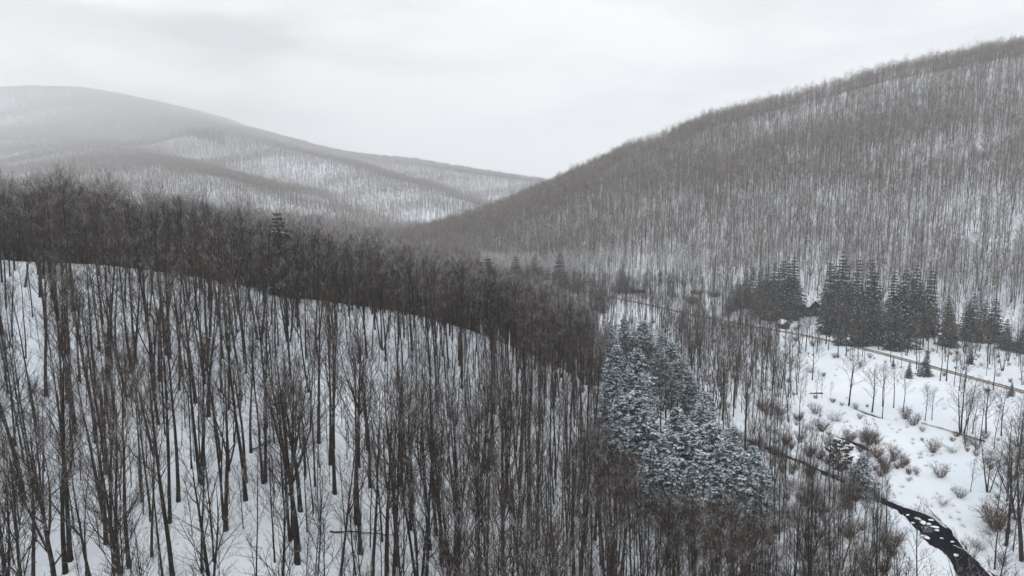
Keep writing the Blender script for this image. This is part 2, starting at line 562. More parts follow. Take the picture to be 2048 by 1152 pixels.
# ------------------------------------------------------------------ ground sheet, water, road
ROAD_PX = [(1120, 578), (1180, 586), (1255, 602), (1330, 618), (1400, 634), (1500, 653), (1600, 671), (1700, 693), (1800, 718), (1900, 746), (2048, 786), (2200, 832), (2330, 880)]
ROAD = np.array([hit(a, b_, 80, fn=base_h)[:2] for a, b_ in ROAD_PX])
_rp = np.vstack([ROAD[:1] * 2 - ROAD[1:2], ROAD, ROAD[-1:] * 2 - ROAD[-2:-1]])
_rd = []
for i in range(1, len(_rp) - 2):
    for t in np.linspace(0, 1, 60, endpoint=False):
        p0, p1, p2, p3 = _rp[i - 1:i + 3]
        _rd.append(0.5 * (2 * p1 + (p2 - p0) * t + (2 * p0 - 5 * p1 + 4 * p2 - p3) * t * t + (3 * p1 - p0 - 3 * p2 + p3) * t ** 3))
_rd = np.array(_rd)
_seg = np.r_[0, np.cumsum(np.hypot(*np.diff(_rd, axis=0).T))]
_s = np.arange(0, _seg[-1], 1.2)
RC = np.stack([np.interp(_s, _seg, _rd[:, 0]), np.interp(_s, _seg, _rd[:, 1])], 1)      # road centre line
RZ = height(RC[:, 0], RC[:, 1]); RZ = np.convolve(np.pad(RZ, 12, mode='edge'), np.ones(25) / 25, 'valid') + 0.25
ROADC = np.column_stack([RC, RZ])[::6]
ROADHW = 2.1


def ground(x, y):
    z = height(x, y)
    x = np.asarray(x, float); y = np.asarray(y, float)
    m = (y < ROADC[:, 1].max() + 20) & (x > ROADC[:, 0].min() - 20) & (y > ROADC[:, 1].min() - 20)
    if np.any(m):
        d, (rz,) = polydist(x[m], y[m], ROADC)
        w = smooth(11.0, ROADHW + 0.8, d)
        z = z.copy(); z[m] = z[m] * (1 - w) + rz * w
    return z


def g1(x, y):
    return float(ground(np.array([float(x)]), np.array([float(y)]))[0])


def hitg(px, py):
    q = hit(px, py, dmin=40, fn=ground)
    return q


def zone(px, py):
    """how wooded the ground is where it is seen at (px, py) (0 = open)"""
    return px


az = np.concatenate([np.radians(np.linspace(-180, -62, 60, endpoint=False)), np.radians(np.linspace(-62, -40, 60, endpoint=False)),
                     np.arctan(np.linspace(math.tan(math.radians(-40)), math.tan(math.radians(15)), 520, endpoint=False)),
                     np.arctan(np.linspace(math.tan(math.radians(15)), math.tan(math.radians(42)), 640, endpoint=False)),
                     np.radians(np.linspace(42, 62, 40, endpoint=False)), np.radians(np.linspace(62, 180, 60, endpoint=False))])
rr = np.concatenate([np.linspace(3, 60, 40, endpoint=False), np.linspace(60, 230, 300, endpoint=False), np.geomspace(230, 1200, 260, endpoint=False), np.geomspace(1200, 6500, 420, endpoint=False), np.geomspace(6500, 14000, 40)])
AZ, RR = np.meshgrid(az, rr)
GX, GY = RR * np.sin(AZ), RR * np.cos(AZ)
GZ = ground(GX.ravel(), GY.ravel()).reshape(GX.shape)
na, nr = len(az), len(rr)
V = np.stack([GX.ravel(), GY.ravel(), GZ.ravel()], 1)
V = np.vstack([V, [[0, 0, float(GZ[0].mean())]]])
i = np.arange(nr - 1)[:, None] * na; j = np.arange(na)[None]; j2 = (j + 1) % na
Q = np.stack([(i + j), (i + j2), (i + na + j2), (i + na + j)], -1).reshape(-1, 4)
Q = Q[:, ::-1]
T = np.vstack([Q[:, :3], Q[:, [0, 2, 3]], np.stack([np.full(na, len(V) - 1), np.arange(na), (np.arange(na) + 1) % na], 1)[:, [0, 2, 1]]])
gme = mk_mesh('ground', V, T, [M_SNOW], None, True)
OPEN_POLYS = []
ground_o = link('snowy_ground', gme, kind='structure')


def ribbon(pts, extra, name):
    """water sheet following a stream"""
    c_ = pts[:, :2]; d = np.gradient(c_, axis=0); d /= np.linalg.norm(d, axis=1)[:, None]
    nrm = np.stack([-d[:, 1], d[:, 0]], 1)
    w = pts[:, 2] + extra
    V = []
    for k in np.linspace(-1, 1, 5):
        q = c_ + nrm * (w * k)[:, None]
        V.append(np.column_stack([q, pts[:, 4]]))
    V = np.stack(V, 1).reshape(-1, 3)
    Q = [(i * 5 + j, i * 5 + j + 1, i * 5 + 6 + j, i * 5 + 5 + j) for i in range(len(pts) - 1) for j in range(4)]
    me = mk_mesh(name, V, Q, [M_WATER])
    o = link(name, me, kind='structure')
    return o


for (pts, edge), nm in zip(STREAMS, ('stream', 'side_stream', 'brook')):
    # water lies in the carved bed
    pts[:, 4] = pts[:, 4] - 0.05
    ribbon(pts, 1.6, nm)

# road ribbon
dd = np.gradient(RC, axis=0); dd /= np.linalg.norm(dd, axis=1)[:, None]
nn_ = np.stack([-dd[:, 1], dd[:, 0]], 1)
ks = np.linspace(-1, 1, 9); V = []; ac = []
for k in ks:
    q = RC + nn_ * (ROADHW * k)
    V.append(np.column_stack([q, RZ + 0.06 + 0.03 * (1 - abs(k))])); ac.append(np.full(len(RC), abs(k)))
V = np.stack(V, 1).reshape(-1, 3); ac = np.stack(ac, 1).ravel()
Q = [(i * 9 + j, i * 9 + j + 1, i * 9 + 10 + j, i * 9 + 9 + j) for i in range(len(RC) - 1) for j in range(8)]
rme = mk_mesh('road', V, Q, [M_ROAD])
a_ = rme.attributes.new('across', 'FLOAT', 'POINT'); a_.data.foreach_set('value', ac.astype(np.float32))
link('road', rme, kind='structure')

# ------------------------------------------------------------------ trees
def unit(v):
    return v / (np.linalg.norm(v) + 1e-9)


def stem(r, p, d, L_, n, up, wob):
    pts = [np.array(p, float)]; d = unit(np.array(d, float))
    for _ in range(n):
        d = unit(d + r.normal(0, wob, 3) + np.array([0, 0, up]))
        pts.append(pts[-1] + d * L_ / n)
    return np.array(pts)


def perp_dir(r, d, ang, phi):
    ref = np.array([0, 0, 1.0]) if abs(d[2]) < 0.95 else np.array([1.0, 0, 0])
    a = unit(np.cross(d, ref)); b_ = np.cross(d, a)
    return unit(d * math.cos(ang) + (a * math.cos(phi) + b_ * math.sin(phi)) * math.sin(ang))


def at_(pts, t):
    f = t * (len(pts) - 1); i = min(int(f), len(pts) - 2); f -= i
    return pts[i] * (1 - f) + pts[i + 1] * f, unit(pts[i + 1] - pts[i])


def gen_tree(seed, H, R, t0=0.42, n1=18, n2=6, n3=5, n4=1, spread=0.21, lod=0, lean=0.018, forks=1, multi=1, tw=0.010, ang=(24, 48), up1=0.10):
    r = np.random.default_rng(seed)
    tr, cr_ = Geo(), Geo()
    stems = []
    for mI in range(multi):
        dr = np.array([r.normal(0, lean), r.normal(0, lean), 1.0])
        if multi > 1:
            a = 2 * math.pi * mI / multi + r.uniform(-.5, .5); dr = np.array([math.cos(a) * 0.16, math.sin(a) * 0.16, 1.0])
        h = H * (1 if mI == 0 else r.uniform(0.75, 0.98)); rad = R * (1 if mI == 0 else r.uniform(0.6, 0.9))
        base = np.array([0.0, 0, -0.6]) + (np.array([dr[0], dr[1], 0]) * 1.2 if multi > 1 else 0)
        pts = stem(r, base, dr, h + 0.6, 10, 0.03, 0.022)
        t = np.linspace(0, 1, 11)
        rads = rad * (1 - t) ** 0.8 * (1 + 0.35 * np.exp(-t * 22)) + 0.012
        tr.tube(pts, rads, 7 if lod == 0 else 4)
        stems.append((pts, h, rad, t0))
        for f in range(forks):
            tf = r.uniform(0.38, 0.62)
            p, d = at_(pts, tf)
            d2 = perp_dir(r, d, math.radians(r.uniform(14, 26)), r.uniform(0, 6.28))
            hl = h * (0.98 - tf) * r.uniform(0.8, 1.0)
            q = stem(r, p, d2, hl, 7, 0.07, 0.05)
            rf = rad * (1 - tf) ** 0.8 * r.uniform(0.6, 0.85)
            tr.tube(q, rf * (1 - np.linspace(0, 1, 8)) ** 0.8 + 0.01, 5 if lod == 0 else 3)
            stems.append((q, hl, rf, 0.2))
    SB, ST, SR = [], [], []
    per = max(3, int(n1 / (1 + 0.55 * (len(stems) - 1))))
    for pts, h, rad, ts in stems:
        phi = r.uniform(0, 6.28)
        for k in range(per if h > H * 0.7 else int(per * 0.7)):
            t = ts + (0.985 - ts) * ((k + r.uniform(0, 0.9)) / per)
            t = min(t, 0.99)
            phi += 2.4 + r.uniform(-0.5, 0.5)
            p, d = at_(pts, t)
            u = (t - ts) / (1 - ts + 1e-6)
            len1 = H * spread * (0.55 + 0.75 * math.sin(math.pi * min(1, 0.18 + 0.72 * u))) * (1 - 0.45 * u * u) * r.uniform(0.6, 1.15)
            an = math.radians(r.uniform(*ang)) * (1 - 0.3 * u)
            q = stem(r, p, perp_dir(r, d, an, phi), len1, 5 if lod < 2 else 2, up1, 0.09)
            r1 = max(0.018, rad * 0.42 * (1 - t * 0.75) * r.uniform(0.6, 1.2))
            if lod == 2:
                cr_.tube(q, np.linspace(max(r1, tw * 1.6), tw, 3), 3)
            else:
                cr_.tube(q, r1 * (1 - 0.85 * np.linspace(0, 1, 6)) + (0.004 if lod == 0 else 0.008), 4 if lod == 0 else 3)
            for k2 in range(n2):
                t2 = 0.22 + 0.78 * (k2 + r.uniform(0, 1)) / n2
                t2 = min(t2, 0.99)
                p2, d2 = at_(q, t2)
                d2 = perp_dir(r, d2, math.radians(r.uniform(25, 55)), r.uniform(0, 6.28)); d2 = unit(d2 + np.array([0, 0, 0.22]))
                len2 = len1 * 0.5 * (1.1 - 0.5 * t2) * r.uniform(0.6, 1.2)
                if lod == 2:
                    SB.append(p2); ST.append(p2 + d2 * len2 * 1.15); SR.append(tw)
                    for _ in range(n3):
                        e = unit(d2 + r.normal(0, 0.45, 3)); b0 = p2 + d2 * len2 * r.uniform(0.1, 0.8)
                        SB.append(b0); ST.append(b0 + e * len2 * 0.7); SR.append(tw * 0.8)
                    continue
                q2 = stem(r, p2, d2, len2, 3, 0.06, 0.12)
                cr_.tube(q2, max(0.010, r1 * 0.38) * (1 - 0.8 * np.linspace(0, 1, 4)) + (0.003 if lod == 0 else 0.008), 3)
                for k3 in range(n3):
                    t3 = min(0.99, 0.15 + 0.85 * (k3 + r.uniform(0, 1)) / n3)
                    p3, d3 = at_(q2, t3)
                    d3 = perp_dir(r, d3, math.radians(r.uniform(22, 50)), r.uniform(0, 6.28)); d3 = unit(d3 + np.array([0, 0, 0.25]))
                    len3 = min(2.2, len2 * 0.55 * r.uniform(0.6, 1.25))
                    tip = p3 + d3 * len3
                    SB.append(p3); ST.append(tip); SR.append(tw)
                    for _ in range(n4):
                        tt = r.uniform(0.15, 0.85); e = unit(d3 + r.normal(0, 0.38, 3) + np.array([0, 0, 0.1]))
                        b0 = p3 + d3 * len3 * tt
                        SB.append(b0); ST.append(b0 + e * len3 * r.uniform(0.45, 0.75)); SR.append(tw * 0.7)
    cr_.spikes(np.array(SB), np.array(ST), np.array(SR))
    return tr, cr_


def merge_mesh(name, parts):
    """several (Geo, material) into one mesh"""
    Vs, Ts, mi, n0 = [], [], [], 0
    for k, (g, m) in enumerate(parts):
        v, t = g.arrays(); Vs.append(v); Ts.append(t + n0); mi.append(np.full(len(t), k)); n0 += len(v)
    return mk_mesh(name, np.vstack(Vs), np.vstack(Ts), [m for _, m in parts], np.concatenate(mi))


def foliage(r, C_, A_, size, droop, g, jitter=0.5, aspect=1.7):
    """leafy sprays: pairs of bent triangles at centres C_ pointing along A_"""
    n = len(C_)
    A_ = A_ / (np.linalg.norm(A_, axis=1)[:, None] + 1e-9)
    A_ = A_ + r.normal(0, jitter, (n, 3)); A_[:, 2] -= droop; A_ /= np.linalg.norm(A_, axis=1)[:, None]
    Bn = np.cross(A_, np.array([0, 0, 1.0]) + r.normal(0, 0.35, (n, 3))); Bn /= np.linalg.norm(Bn, axis=1)[:, None] + 1e-9
    s = size * r.uniform(0.55, 1.3, n)[:, None]
    p0 = C_ - A_ * s * 0.5; p1 = C_ + A_ * s * aspect * 0.6
    sag = np.array([0, 0, -0.25]) * s
    l = C_ + Bn * s * 0.5 + sag; rr_ = C_ - Bn * s * 0.5 + sag
    V = np.stack([p0, l, p1, rr_], 1).reshape(-1, 3); k = np.arange(n) * 4
    T = np.concatenate([np.stack([k, k + 2, k + 1], 1), np.stack([k, k + 3, k + 2], 1)])
    g.add(V, T)


def gen_conifer(seed, H, W, kind='spruce', dens=1.0, leaf=0.34, t0=0.08):
    r = np.random.default_rng(seed)
    tr, fo = Geo(), Geo()
    pts = stem(r, (0, 0, -0.6), (r.normal(0, .01), r.normal(0, .01), 1), H + 0.5, 8, 0.05, 0.008)
    tr.tube(pts, 0.016 * H * (1 - np.linspace(0, 1, 9)) ** 0.9 + 0.015, 6)
    Cs, As = [], []
    if kind == 'spruce':
        nw = int(H / 0.95); per = 10
    elif kind == 'hemlock':
        nw = int(H / 0.55); per = 8
    else:
        nw = int(H / 1.2); per = 7
    lob = r.uniform(0.62, 1.25, 7)
    for w in range(nw):
        t = t0 + (0.985 - t0) * (w + r.uniform(-0.2, 0.2)) / nw
        t = min(max(t, 0.03), 0.985)
        for k in range(per):
            a = 2 * math.pi * (k + r.uniform(-0.4, 0.4)) / per + w * 1.1
            lo = np.interp(((a / 6.283 + 0.8 * t) % 1) * 7, np.arange(8), np.r_[lob, lob[:1]])
            if kind == 'spruce':
                rad = W * 0.5 * (1 - t) ** 0.68 * (0.85 + 0.3 * (t < 0.5)) * lo * r.uniform(0.75, 1.15); el = 0.05 - 0.45 * (1 - t)
            elif kind == 'hemlock':
                rad = W * 0.5 * (1 - t ** 1.1) ** 0.72 * lo * r.uniform(0.55, 1.25); el = 0.2 - 0.3 * (1 - t)
            else:
                rad = W * 0.5 * math.sqrt(max(0, 1 - ((t - 0.62) / 0.42) ** 2)) * lo * r.uniform(0.6, 1.2); el = 0.25
                if t < 0.3:
                    continue
            rad = max(rad, 0.22)
            p, _ = at_(pts, t)
            d = np.array([math.cos(a), math.sin(a), el])
            q = stem(r, p, d, rad, 4, -0.03 if kind != 'pine' else 0.08, 0.06)
            tr.tube(q, 0.035 * (1 - 0.8 * np.linspace(0, 1, 5)), 3)
            m = max(3, int(rad * (11 if kind == 'spruce' else 12 if kind == 'hemlock' else 9) * dens))
            tt = r.uniform(0.12 if kind != 'pine' else 0.5, 1.0, m) ** 0.75
            f = tt * 4; i0 = np.minimum(f.astype(int), 3); fr = (f - i0)[:, None]
            c_ = q[i0] * (1 - fr) + q[i0 + 1] * fr
            side = np.cross(d / np.linalg.norm(d), [0, 0, 1.0]); sgn = r.choice([-1, 1], m)[:, None]
            wd = (1 - tt) * rad * 0.42 + 0.10
            off = side * sgn * (r.uniform(0, 1, m) * wd)[:, None]
            off[:, 2] -= np.abs(r.normal(0, 0.09 if kind == 'spruce' else 0.16, m))
            Cs.append(c_ + off); As.append(d / np.linalg.norm(d) + side * sgn * 0.7)
    foliage(r, np.vstack(Cs), np.vstack(As), leaf, 0.25 if kind == 'spruce' else 0.35 if kind == 'hemlock' else -0.15, fo, 0.35 if kind == 'spruce' else 0.5)
    return tr, fo

# ------------------------------------------------------------------ where things stand
def inpoly(px, py, poly):
    px = np.asarray(px, float); py = np.asarray(py, float)
    res = np.zeros(px.shape, bool); n_ = len(poly)
    for i in range(n_):
        x1, y1 = poly[i]; x2, y2 = poly[(i + 1) % n_]
        c_ = ((y1 > py) != (y2 > py)) & (px < (x2 - x1) * (py - y1) / ((y2 - y1) + 1e-9) + x1)
        res ^= c_
    return res


def W(poly):
    """a clearing outlined on the photo, as a polygon on the ground"""
    return [hit(a, b_, 60, fn=base_h)[:2] for a, b_ in poly]


CLEAR = [W(p) for p in [
    [(1600, 712), (1700, 722), (1800, 742), (1900, 775), (2060, 815), (2060, 880), (1960, 862), (1870, 852), (1800, 850), (1740, 825), (1680, 806), (1615, 790), (1590, 750)],
    [(1560, 795), (1640, 800), (1720, 822), (1800, 850), (1900, 885), (1975, 930), (1990, 1000), (1965, 1080), (1985, 1160), (1935, 1190), (1800, 1190), (1805, 1110), (1770, 1050), (1735, 1000), (1745, 965), (1790, 935), (1740, 890), (1640, 850), (1560, 822)],
    [(1590, 858), (1650, 872), (1720, 900), (1760, 935), (1735, 955), (1690, 930), (1620, 895)],
    [(1775, 1060), (1850, 1060), (1960, 1190), (1990, 1290), (1850, 1290), (1790, 1150)],
    [(1340, 608), (1440, 618), (1440, 640), (1340, 622)],
    [(1600, 624), (1640, 624), (1655, 690), (1600, 672)],
    [(1640, 676), (1760, 682), (1760, 705), (1640, 690)],
    [(1960, 640), (2060, 640), (2060, 675), (1960, 672)],
]]
HOUSE_XY = []
# open snow under the crest of the near spur
GLADE = W([(85, 532), (250, 545), (420, 575), (380, 640), (300, 620), (150, 575)])


def openness(x, y):
    o = np.zeros(np.shape(x))
    for p in CLEAR:
        o = np.maximum(o, inpoly(x, y, p))
    d, _ = polydist(x, y, ROADC)
    o = np.maximum(o, d < 5.5)
    for pts, e in STREAMS[:2]:
        d, (w, _, _) = polydist(x, y, pts)
        o = np.maximum(o, d < w + 1.0)
    for hx, hy, rad in HOUSE_XY:
        o = np.maximum(o, np.hypot(x - hx, y - hy) < rad)
    return o


# litter under the woods, none on open meadow
m = (GY.ravel() < 420) & (GY.ravel() > 60) & (np.abs(GX.ravel()) < 400)
lit_v = np.full(len(GX.ravel()) + 1, 0.75, np.float32)
idx = np.where(m)[0]
lit_v[idx] = 0.75 - 0.6 * openness(GX.ravel()[idx], GY.ravel()[idx])
la = gme.attributes.new('litter', 'FLOAT', 'POINT'); la.data.foreach_set('value', lit_v)

# horizon of the bare ground, to leave out trees nothing shows of
_ta = np.linspace(-1.0, 1.0, 401); _tr = np.geomspace(30, 7000, 420)
_TA, _TR = np.meshgrid(_ta, _tr)
_tz = height((_TA * _TR).ravel(), _TR.ravel()).reshape(_TA.shape) / _TR
_cum = np.maximum.accumulate(_tz, axis=0)


def seen(x, y, z, top):
    a = np.clip(np.round((x / y + 1.0) / 2.0 * 400).astype(int), 0, 400)
    i = np.clip(np.searchsorted(_tr, y * 0.97) - 1, 0, 419)
    return (z + top) / y > _cum[i, a] - 0.004


def scatter(r, x0, x1, y0, y1, sp):
    xs = np.arange(x0, x1, sp); ys = np.arange(y0, y1, sp)
    X, Y = np.meshgrid(xs, ys)
    X = X + r.uniform(-0.5, 0.5, X.shape) * sp * 0.95; Y = Y + r.uniform(-0.5, 0.5, Y.shape) * sp * 0.95
    return X.ravel(), Y.ravel()


def gn_stuff(name, label, cat, protos, x, y, z, kind, scl, rotz, tilt=None):
    """one object that plants many plants on its points"""
    n_ = len(x)
    me = bpy.data.meshes.new(name)
    me.vertices.add(n_); me.vertices.foreach_set('co', np.stack([x, y, z], 1).astype(np.float32).ravel())
    me.attributes.new('which', 'INT', 'POINT').data.foreach_set('value', np.asarray(kind, np.int32))
    sc3 = np.stack([scl[:, 0], scl[:, 0], scl[:, 1]], 1).astype(np.float32)
    me.attributes.new('size', 'FLOAT_VECTOR', 'POINT').data.foreach_set('vector', sc3.ravel())
    t = np.zeros((n_, 3), np.float32); t[:, 2] = rotz
    if tilt is not None:
        t[:, 0] = tilt[:, 0]; t[:, 1] = tilt[:, 1]
    me.attributes.new('turn', 'FLOAT_VECTOR', 'POINT').data.foreach_set('vector', t.ravel())
    ob = link(name, me, label=label, category=cat, kind='stuff')
    g = bpy.data.node_groups.new(name, 'GeometryNodeTree')
    g.interface.new_socket('Geometry', in_out='INPUT', socket_type='NodeSocketGeometry')
    g.interface.new_socket('Geometry', in_out='OUTPUT', socket_type='NodeSocketGeometry')
    NN = g.nodes.new; LL = g.links.new
    gi, go = NN('NodeGroupInput'), NN('NodeGroupOutput')
    join = NN('GeometryNodeJoinGeometry')

    def attr(nm, ty):
        a = NN('GeometryNodeInputNamedAttribute'); a.data_type = ty; a.inputs['Name'].default_value = nm
        return a.outputs['Attribute']
    aw, as_, at2 = attr('which', 'INT'), attr('size', 'FLOAT_VECTOR'), attr('turn', 'FLOAT_VECTOR')
    for k, pm in enumerate(protos):
        po = bpy.data.objects.new(pm.name, pm)
        oi = NN('GeometryNodeObjectInfo'); oi.inputs['Object'].default_value = po; oi.inputs['As Instance'].default_value = False
        ip = NN('GeometryNodeInstanceOnPoints')
        cp = NN('FunctionNodeCompare'); cp.data_type = 'INT'; cp.operation = 'EQUAL'
        LL(aw, cp.inputs[2]); cp.inputs[3].default_value = k
        LL(gi.outputs[0], ip.inputs['Points']); LL(cp.outputs[0], ip.inputs['Selection'])
        LL(oi.outputs['Geometry'], ip.inputs['Instance'])
        LL(at2, ip.inputs['Rotation']); LL(as_, ip.inputs['Scale'])
        LL(ip.outputs[0], join.inputs[0])
    LL(join.outputs[0], go.inputs[0])
    md = ob.modifiers.new('plant', 'NODES'); md.node_group = g
    return ob


# ------------------------------------------------------------------ buildings, car
def place(name, label, cat, x, y, rz, group=None, dz=0.0):
    e = bpy.data.objects.new(name, None); COL.objects.link(e)
    e.location = (x, y, g1(x, y) + dz); e.rotation_euler = (0, 0, rz); e['label'] = label; e['category'] = cat
    e.empty_display_size = 0.5
    if group:
        e['group'] = group
    return e


def part(name, g, mat, parent, label=None, smooth_=False):
    o = link(name, g.mesh(name, [mat], smooth_), parent)
    if label:
        o['label'] = label
    return o


def house(name, label, px, py, rz, w, l, h, rise, wallm, snow=0.35, over=0.5, door=True, windows=2, chimney=False, trim=M_WHITEP):
    """gabled building; the gable end (-y) faces the viewer when rz = 0"""
    q = hit(px, py, 80, fn=base_h)
    HOUSE_XY.append((q[0], q[1], max(w, l) * 0.5 + 2.0))
    e = place(name, label, 'house' if 'house' in name else 'shed' if 'shed' in name else 'cabin', q[0], q[1], rz)
    g = Geo(); a, b_ = w / 2, l / 2
    g.poly([(-a, -b_, -0.8), (a, -b_, -0.8), (a, b_, -0.8), (-a, b_, -0.8), (-a, -b_, h), (a, -b_, h), (a, b_, h), (-a, b_, h), (0, -b_, h + rise), (0, b_, h + rise)],
           [(0, 1, 5, 8, 4), (2, 3, 7, 9, 6), (1, 2, 6, 5), (3, 0, 4, 7), (4, 8, 9, 7), (5, 6, 9, 8), (3, 2, 1, 0)])
    part('wall', g, wallm, e)
    sl = rise / a

    def slab(off, th, ov, m, nm, par):
        g = Geo(); x1 = a + ov; y1 = b_ + ov; zt = h + rise + off; ze = zt - sl * x1
        g.poly([(-x1, -y1, ze), (0, -y1, zt), (x1, -y1, ze), (x1, -y1, ze + th), (0, -y1, zt + th * 1.15), (-x1, -y1, ze + th),
                (-x1, y1, ze), (0, y1, zt), (x1, y1, ze), (x1, y1, ze + th), (0, y1, zt + th * 1.15), (-x1, y1, ze + th)],
               [(0, 1, 4, 5), (1, 2, 3, 4), (7, 6, 11, 10), (8, 7, 10, 9), (5, 4, 10, 11), (4, 3, 9, 10), (0, 6, 7, 1), (1, 7, 8, 2), (0, 5, 11, 6), (2, 8, 9, 3)])
        return part(nm, g, m, par)
    rf = slab(0.02, 0.16, over, M_DARKW, 'roof', e)
    slab(0.20, snow, over - 0.06, M_ROOFSNOW, 'roof_snow', rf)
    if chimney:
        g = Geo(); g.box((a * 0.3, b_ * 0.2, h + rise * 0.4), (a * 0.3 + 0.7, b_ * 0.2 + 0.7, h + rise + 1.1)); part('chimney', g, M_STONE, rf)
    if door:
        g = Geo(); g.box((-0.5, -b_ - 0.06, 0.05), (0.45, -b_ - 0.004, 2.1)); d = part('door', g, M_BROWNW, e)
        g = Geo(); g.box((0.28, -b_ - 0.11, 1.0), (0.36, -b_ - 0.064, 1.12)); part('handle', g, M_DARKW, d)
    for k in range(windows):
        for side in (0, 1):
            g = Geo(); f2 = Geo()
            if side == 0:
                xx = (-1 if k % 2 == 0 else 1) * w * 0.31
                if k > 1:
                    continue
                f2.box((xx - 0.55, -b_ - 0.07, 0.95), (xx + 0.55, -b_ - 0.005, 2.05)); g.box((xx - 0.45, -b_ - 0.09, 1.05), (xx + 0.45, -b_ - 0.073, 1.95))
            else:
                yy = -b_ + l * (k + 0.7) / (windows + 0.4)
                f2.box((a + 0.005, yy - 0.6, 0.95), (a + 0.07, yy + 0.6, 2.05)); g.box((a + 0.073, yy - 0.5, 1.05), (a + 0.09, yy + 0.5, 1.95))
            fr = part('window', f2, trim, e); part('pane', g, M_GLASS, fr)
    return e


house('house', 'green gabled house with snowy roof in the gap between the spruce groves', 1611, 630, math.radians(28), 8.0, 10.0, 5.2, 2.6, M_GREENW, 0.35, 0.7, True, 2, True)
house('shed', 'little brown roadside shed with snowy gable roof below the green house', 1567, 657, math.radians(12), 3.6, 4.2, 2.3, 1.4, M_BROWNW, 0.3, 0.5, True, 0)
house('cabin', 'tan cabin with domed snow on its roof in the roadside clearing left of the spruces', 1386, 606, math.radians(-14), 4.8, 7.0, 3.0, 0.9, M_TANW, 0.9, 0.35, True, 2)
house('house', 'low tan house in the far valley between the two foreground hills', 857, 512, math.radians(70), 8.0, 13.0, 3.4, 1.9, M_TANW, 0.35, 0.5, True, 3)
house('house', 'small house with snowy roof beside the tall dark fir left of the road end', 1101, 579, math.radians(40), 7.0, 9.0, 3.6, 2.0, M_BROWNW, 0.35, 0.5, True, 2)
house('shed', 'low snow-roofed shed behind the snow-laden pine near the far end of the road', 1276, 585, math.radians(75), 5.0, 9.0, 2.4, 1.1, M_DARKW, 0.5, 0.5, True, 0)
house('shed', 'brown shed with snowy gable roof behind the trees at the right edge', 1990, 683, math.radians(-35), 4.2, 5.0, 2.4, 1.3, M_BROWNW, 0.3, 0.4, True, 0)
house('shed', 'nearly black open shed at the right edge beside the spruces', 2018, 694, math.radians(-70), 4.0, 6.0, 2.4, 0.7, M_DARKW, 0.3, 0.4, True, 0)


def car(px, py, rz):
    q = hit(px, py, 80, fn=base_h); HOUSE_XY.append((q[0], q[1], 4.0))
    e = place('parked_car', 'dark parked car under a blanket of snow next to the brown shed', 'car', q[0], q[1], rz)
    prof = [(-2.2, .35), (-2.25, .8), (-1.9, .95), (-1.5, 1.0), (-0.9, 1.42), (0.5, 1.45), (1.15, 1.02), (2.0, .9), (2.2, .7), (2.2, .35)]

    def ext(pr, hw, off=0.0):
        g = Geo(); n_ = len(pr)
        V = [(x_, -hw, z_ + off) for x_, z_ in pr] + [(x_, hw, z_ + off) for x_, z_ in pr]
        g.poly(V, [tuple(range(n_)), tuple(range(2 * n_ - 1, n_ - 1, -1))] + [(i + 1, i, i + n_, i + 1 + n_) if i < n_ - 1 else (0, i, i + n_, n_) for i in range(n_)])
        return g
    part('body', ext(prof, 0.86), M_DARKW, e)
    g = Geo()
    for s in (-1, 1):
        g.poly([(-0.85, s * 0.865, 1.0), (1.0, s * 0.865, 1.0), (0.45, s * 0.865, 1.36), (-0.75, s * 0.865, 1.36)], [(0, 1, 2, 3) if s < 0 else (3, 2, 1, 0)])
        part('side_window', g, M_GLASS, e); g = Geo()
    part('snow_blanket', ext([(-2.2, .86), (-1.85, 1.16), (-1.5, 1.2), (-0.85, 1.66), (0.5, 1.68), (1.2, 1.22), (2.05, 1.05), (2.15, .93), (1.95, .93), (1.15, 1.04), (0.5, 1.47), (-0.9, 1.44), (-1.5, 1.02), (-1.9, .97)], 0.8, 0.005), M_ROOFSNOW, e)
    for sx in (-1.35, 1.35):
        for sy in (-0.84, 0.84):
            g = Geo(); g.tube([(sx, sy - 0.1, 0.32), (sx, sy + 0.1, 0.32)], [0.32, 0.32], 14, True); wv = part('wheel', g, M_TYRE, e)
            g = Geo(); s = 1 if sy > 0 else -1; g.tube([(sx, sy + s * 0.085, 0.32), (sx, sy + s * 0.115, 0.32)], [0.18, 0.18], 10, True); part('rim', g, M_DARKW, wv)


car(1976, 685, math.radians(15))

# ------------------------------------------------------------------ prototypes
R_ = np.random.default_rng(101)
NEAR = [  # look, generator settings
    ('tall straight', dict(H=21, R=.21, forks=0, t0=.48, n1=20)),
    ('tall forked', dict(H=22, R=.23, forks=1, t0=.42, n1=22)),
    ('slender', dict(H=18, R=.13, forks=0, t0=.45, n1=16, spread=.17)),
    ('leaning', dict(H=18, R=.17, forks=1, t0=.42, n1=17, lean=.16)),
    ('twin-stemmed', dict(H=20, R=.22, forks=0, t0=.45, n1=22, multi=2)),
    ('broad-crowned', dict(H=19, R=.26, forks=2, t0=.36, n1=26, spread=.28, ang=(34, 60))),
    ('thin young', dict(H=13, R=.085, forks=0, t0=.30, n1=14, spread=.18)),
    ('three-stemmed', dict(H=17, R=.17, forks=0, t0=.42, n1=28, multi=3)),
    ('spindly', dict(H=16, R=.10, forks=0, t0=.52, n1=12, spread=.15)),
    ('double-forked', dict(H=21, R=.24, forks=2, t0=.44, n1=24)),
]
near_t, near_c, near_m = [], [], []
for i, (look, kw) in enumerate(NEAR):
    t, c_ = gen_tree(1000 + i, **kw)
    near_t.append(t.mesh('trunk', [M_BARK], True)); near_c.append(c_.mesh('crown', [M_TWIG]))
    near_m.append(merge_mesh('near_tree', [(t, M_BARK), (c_, M_TWIG)]))
crest_m = []
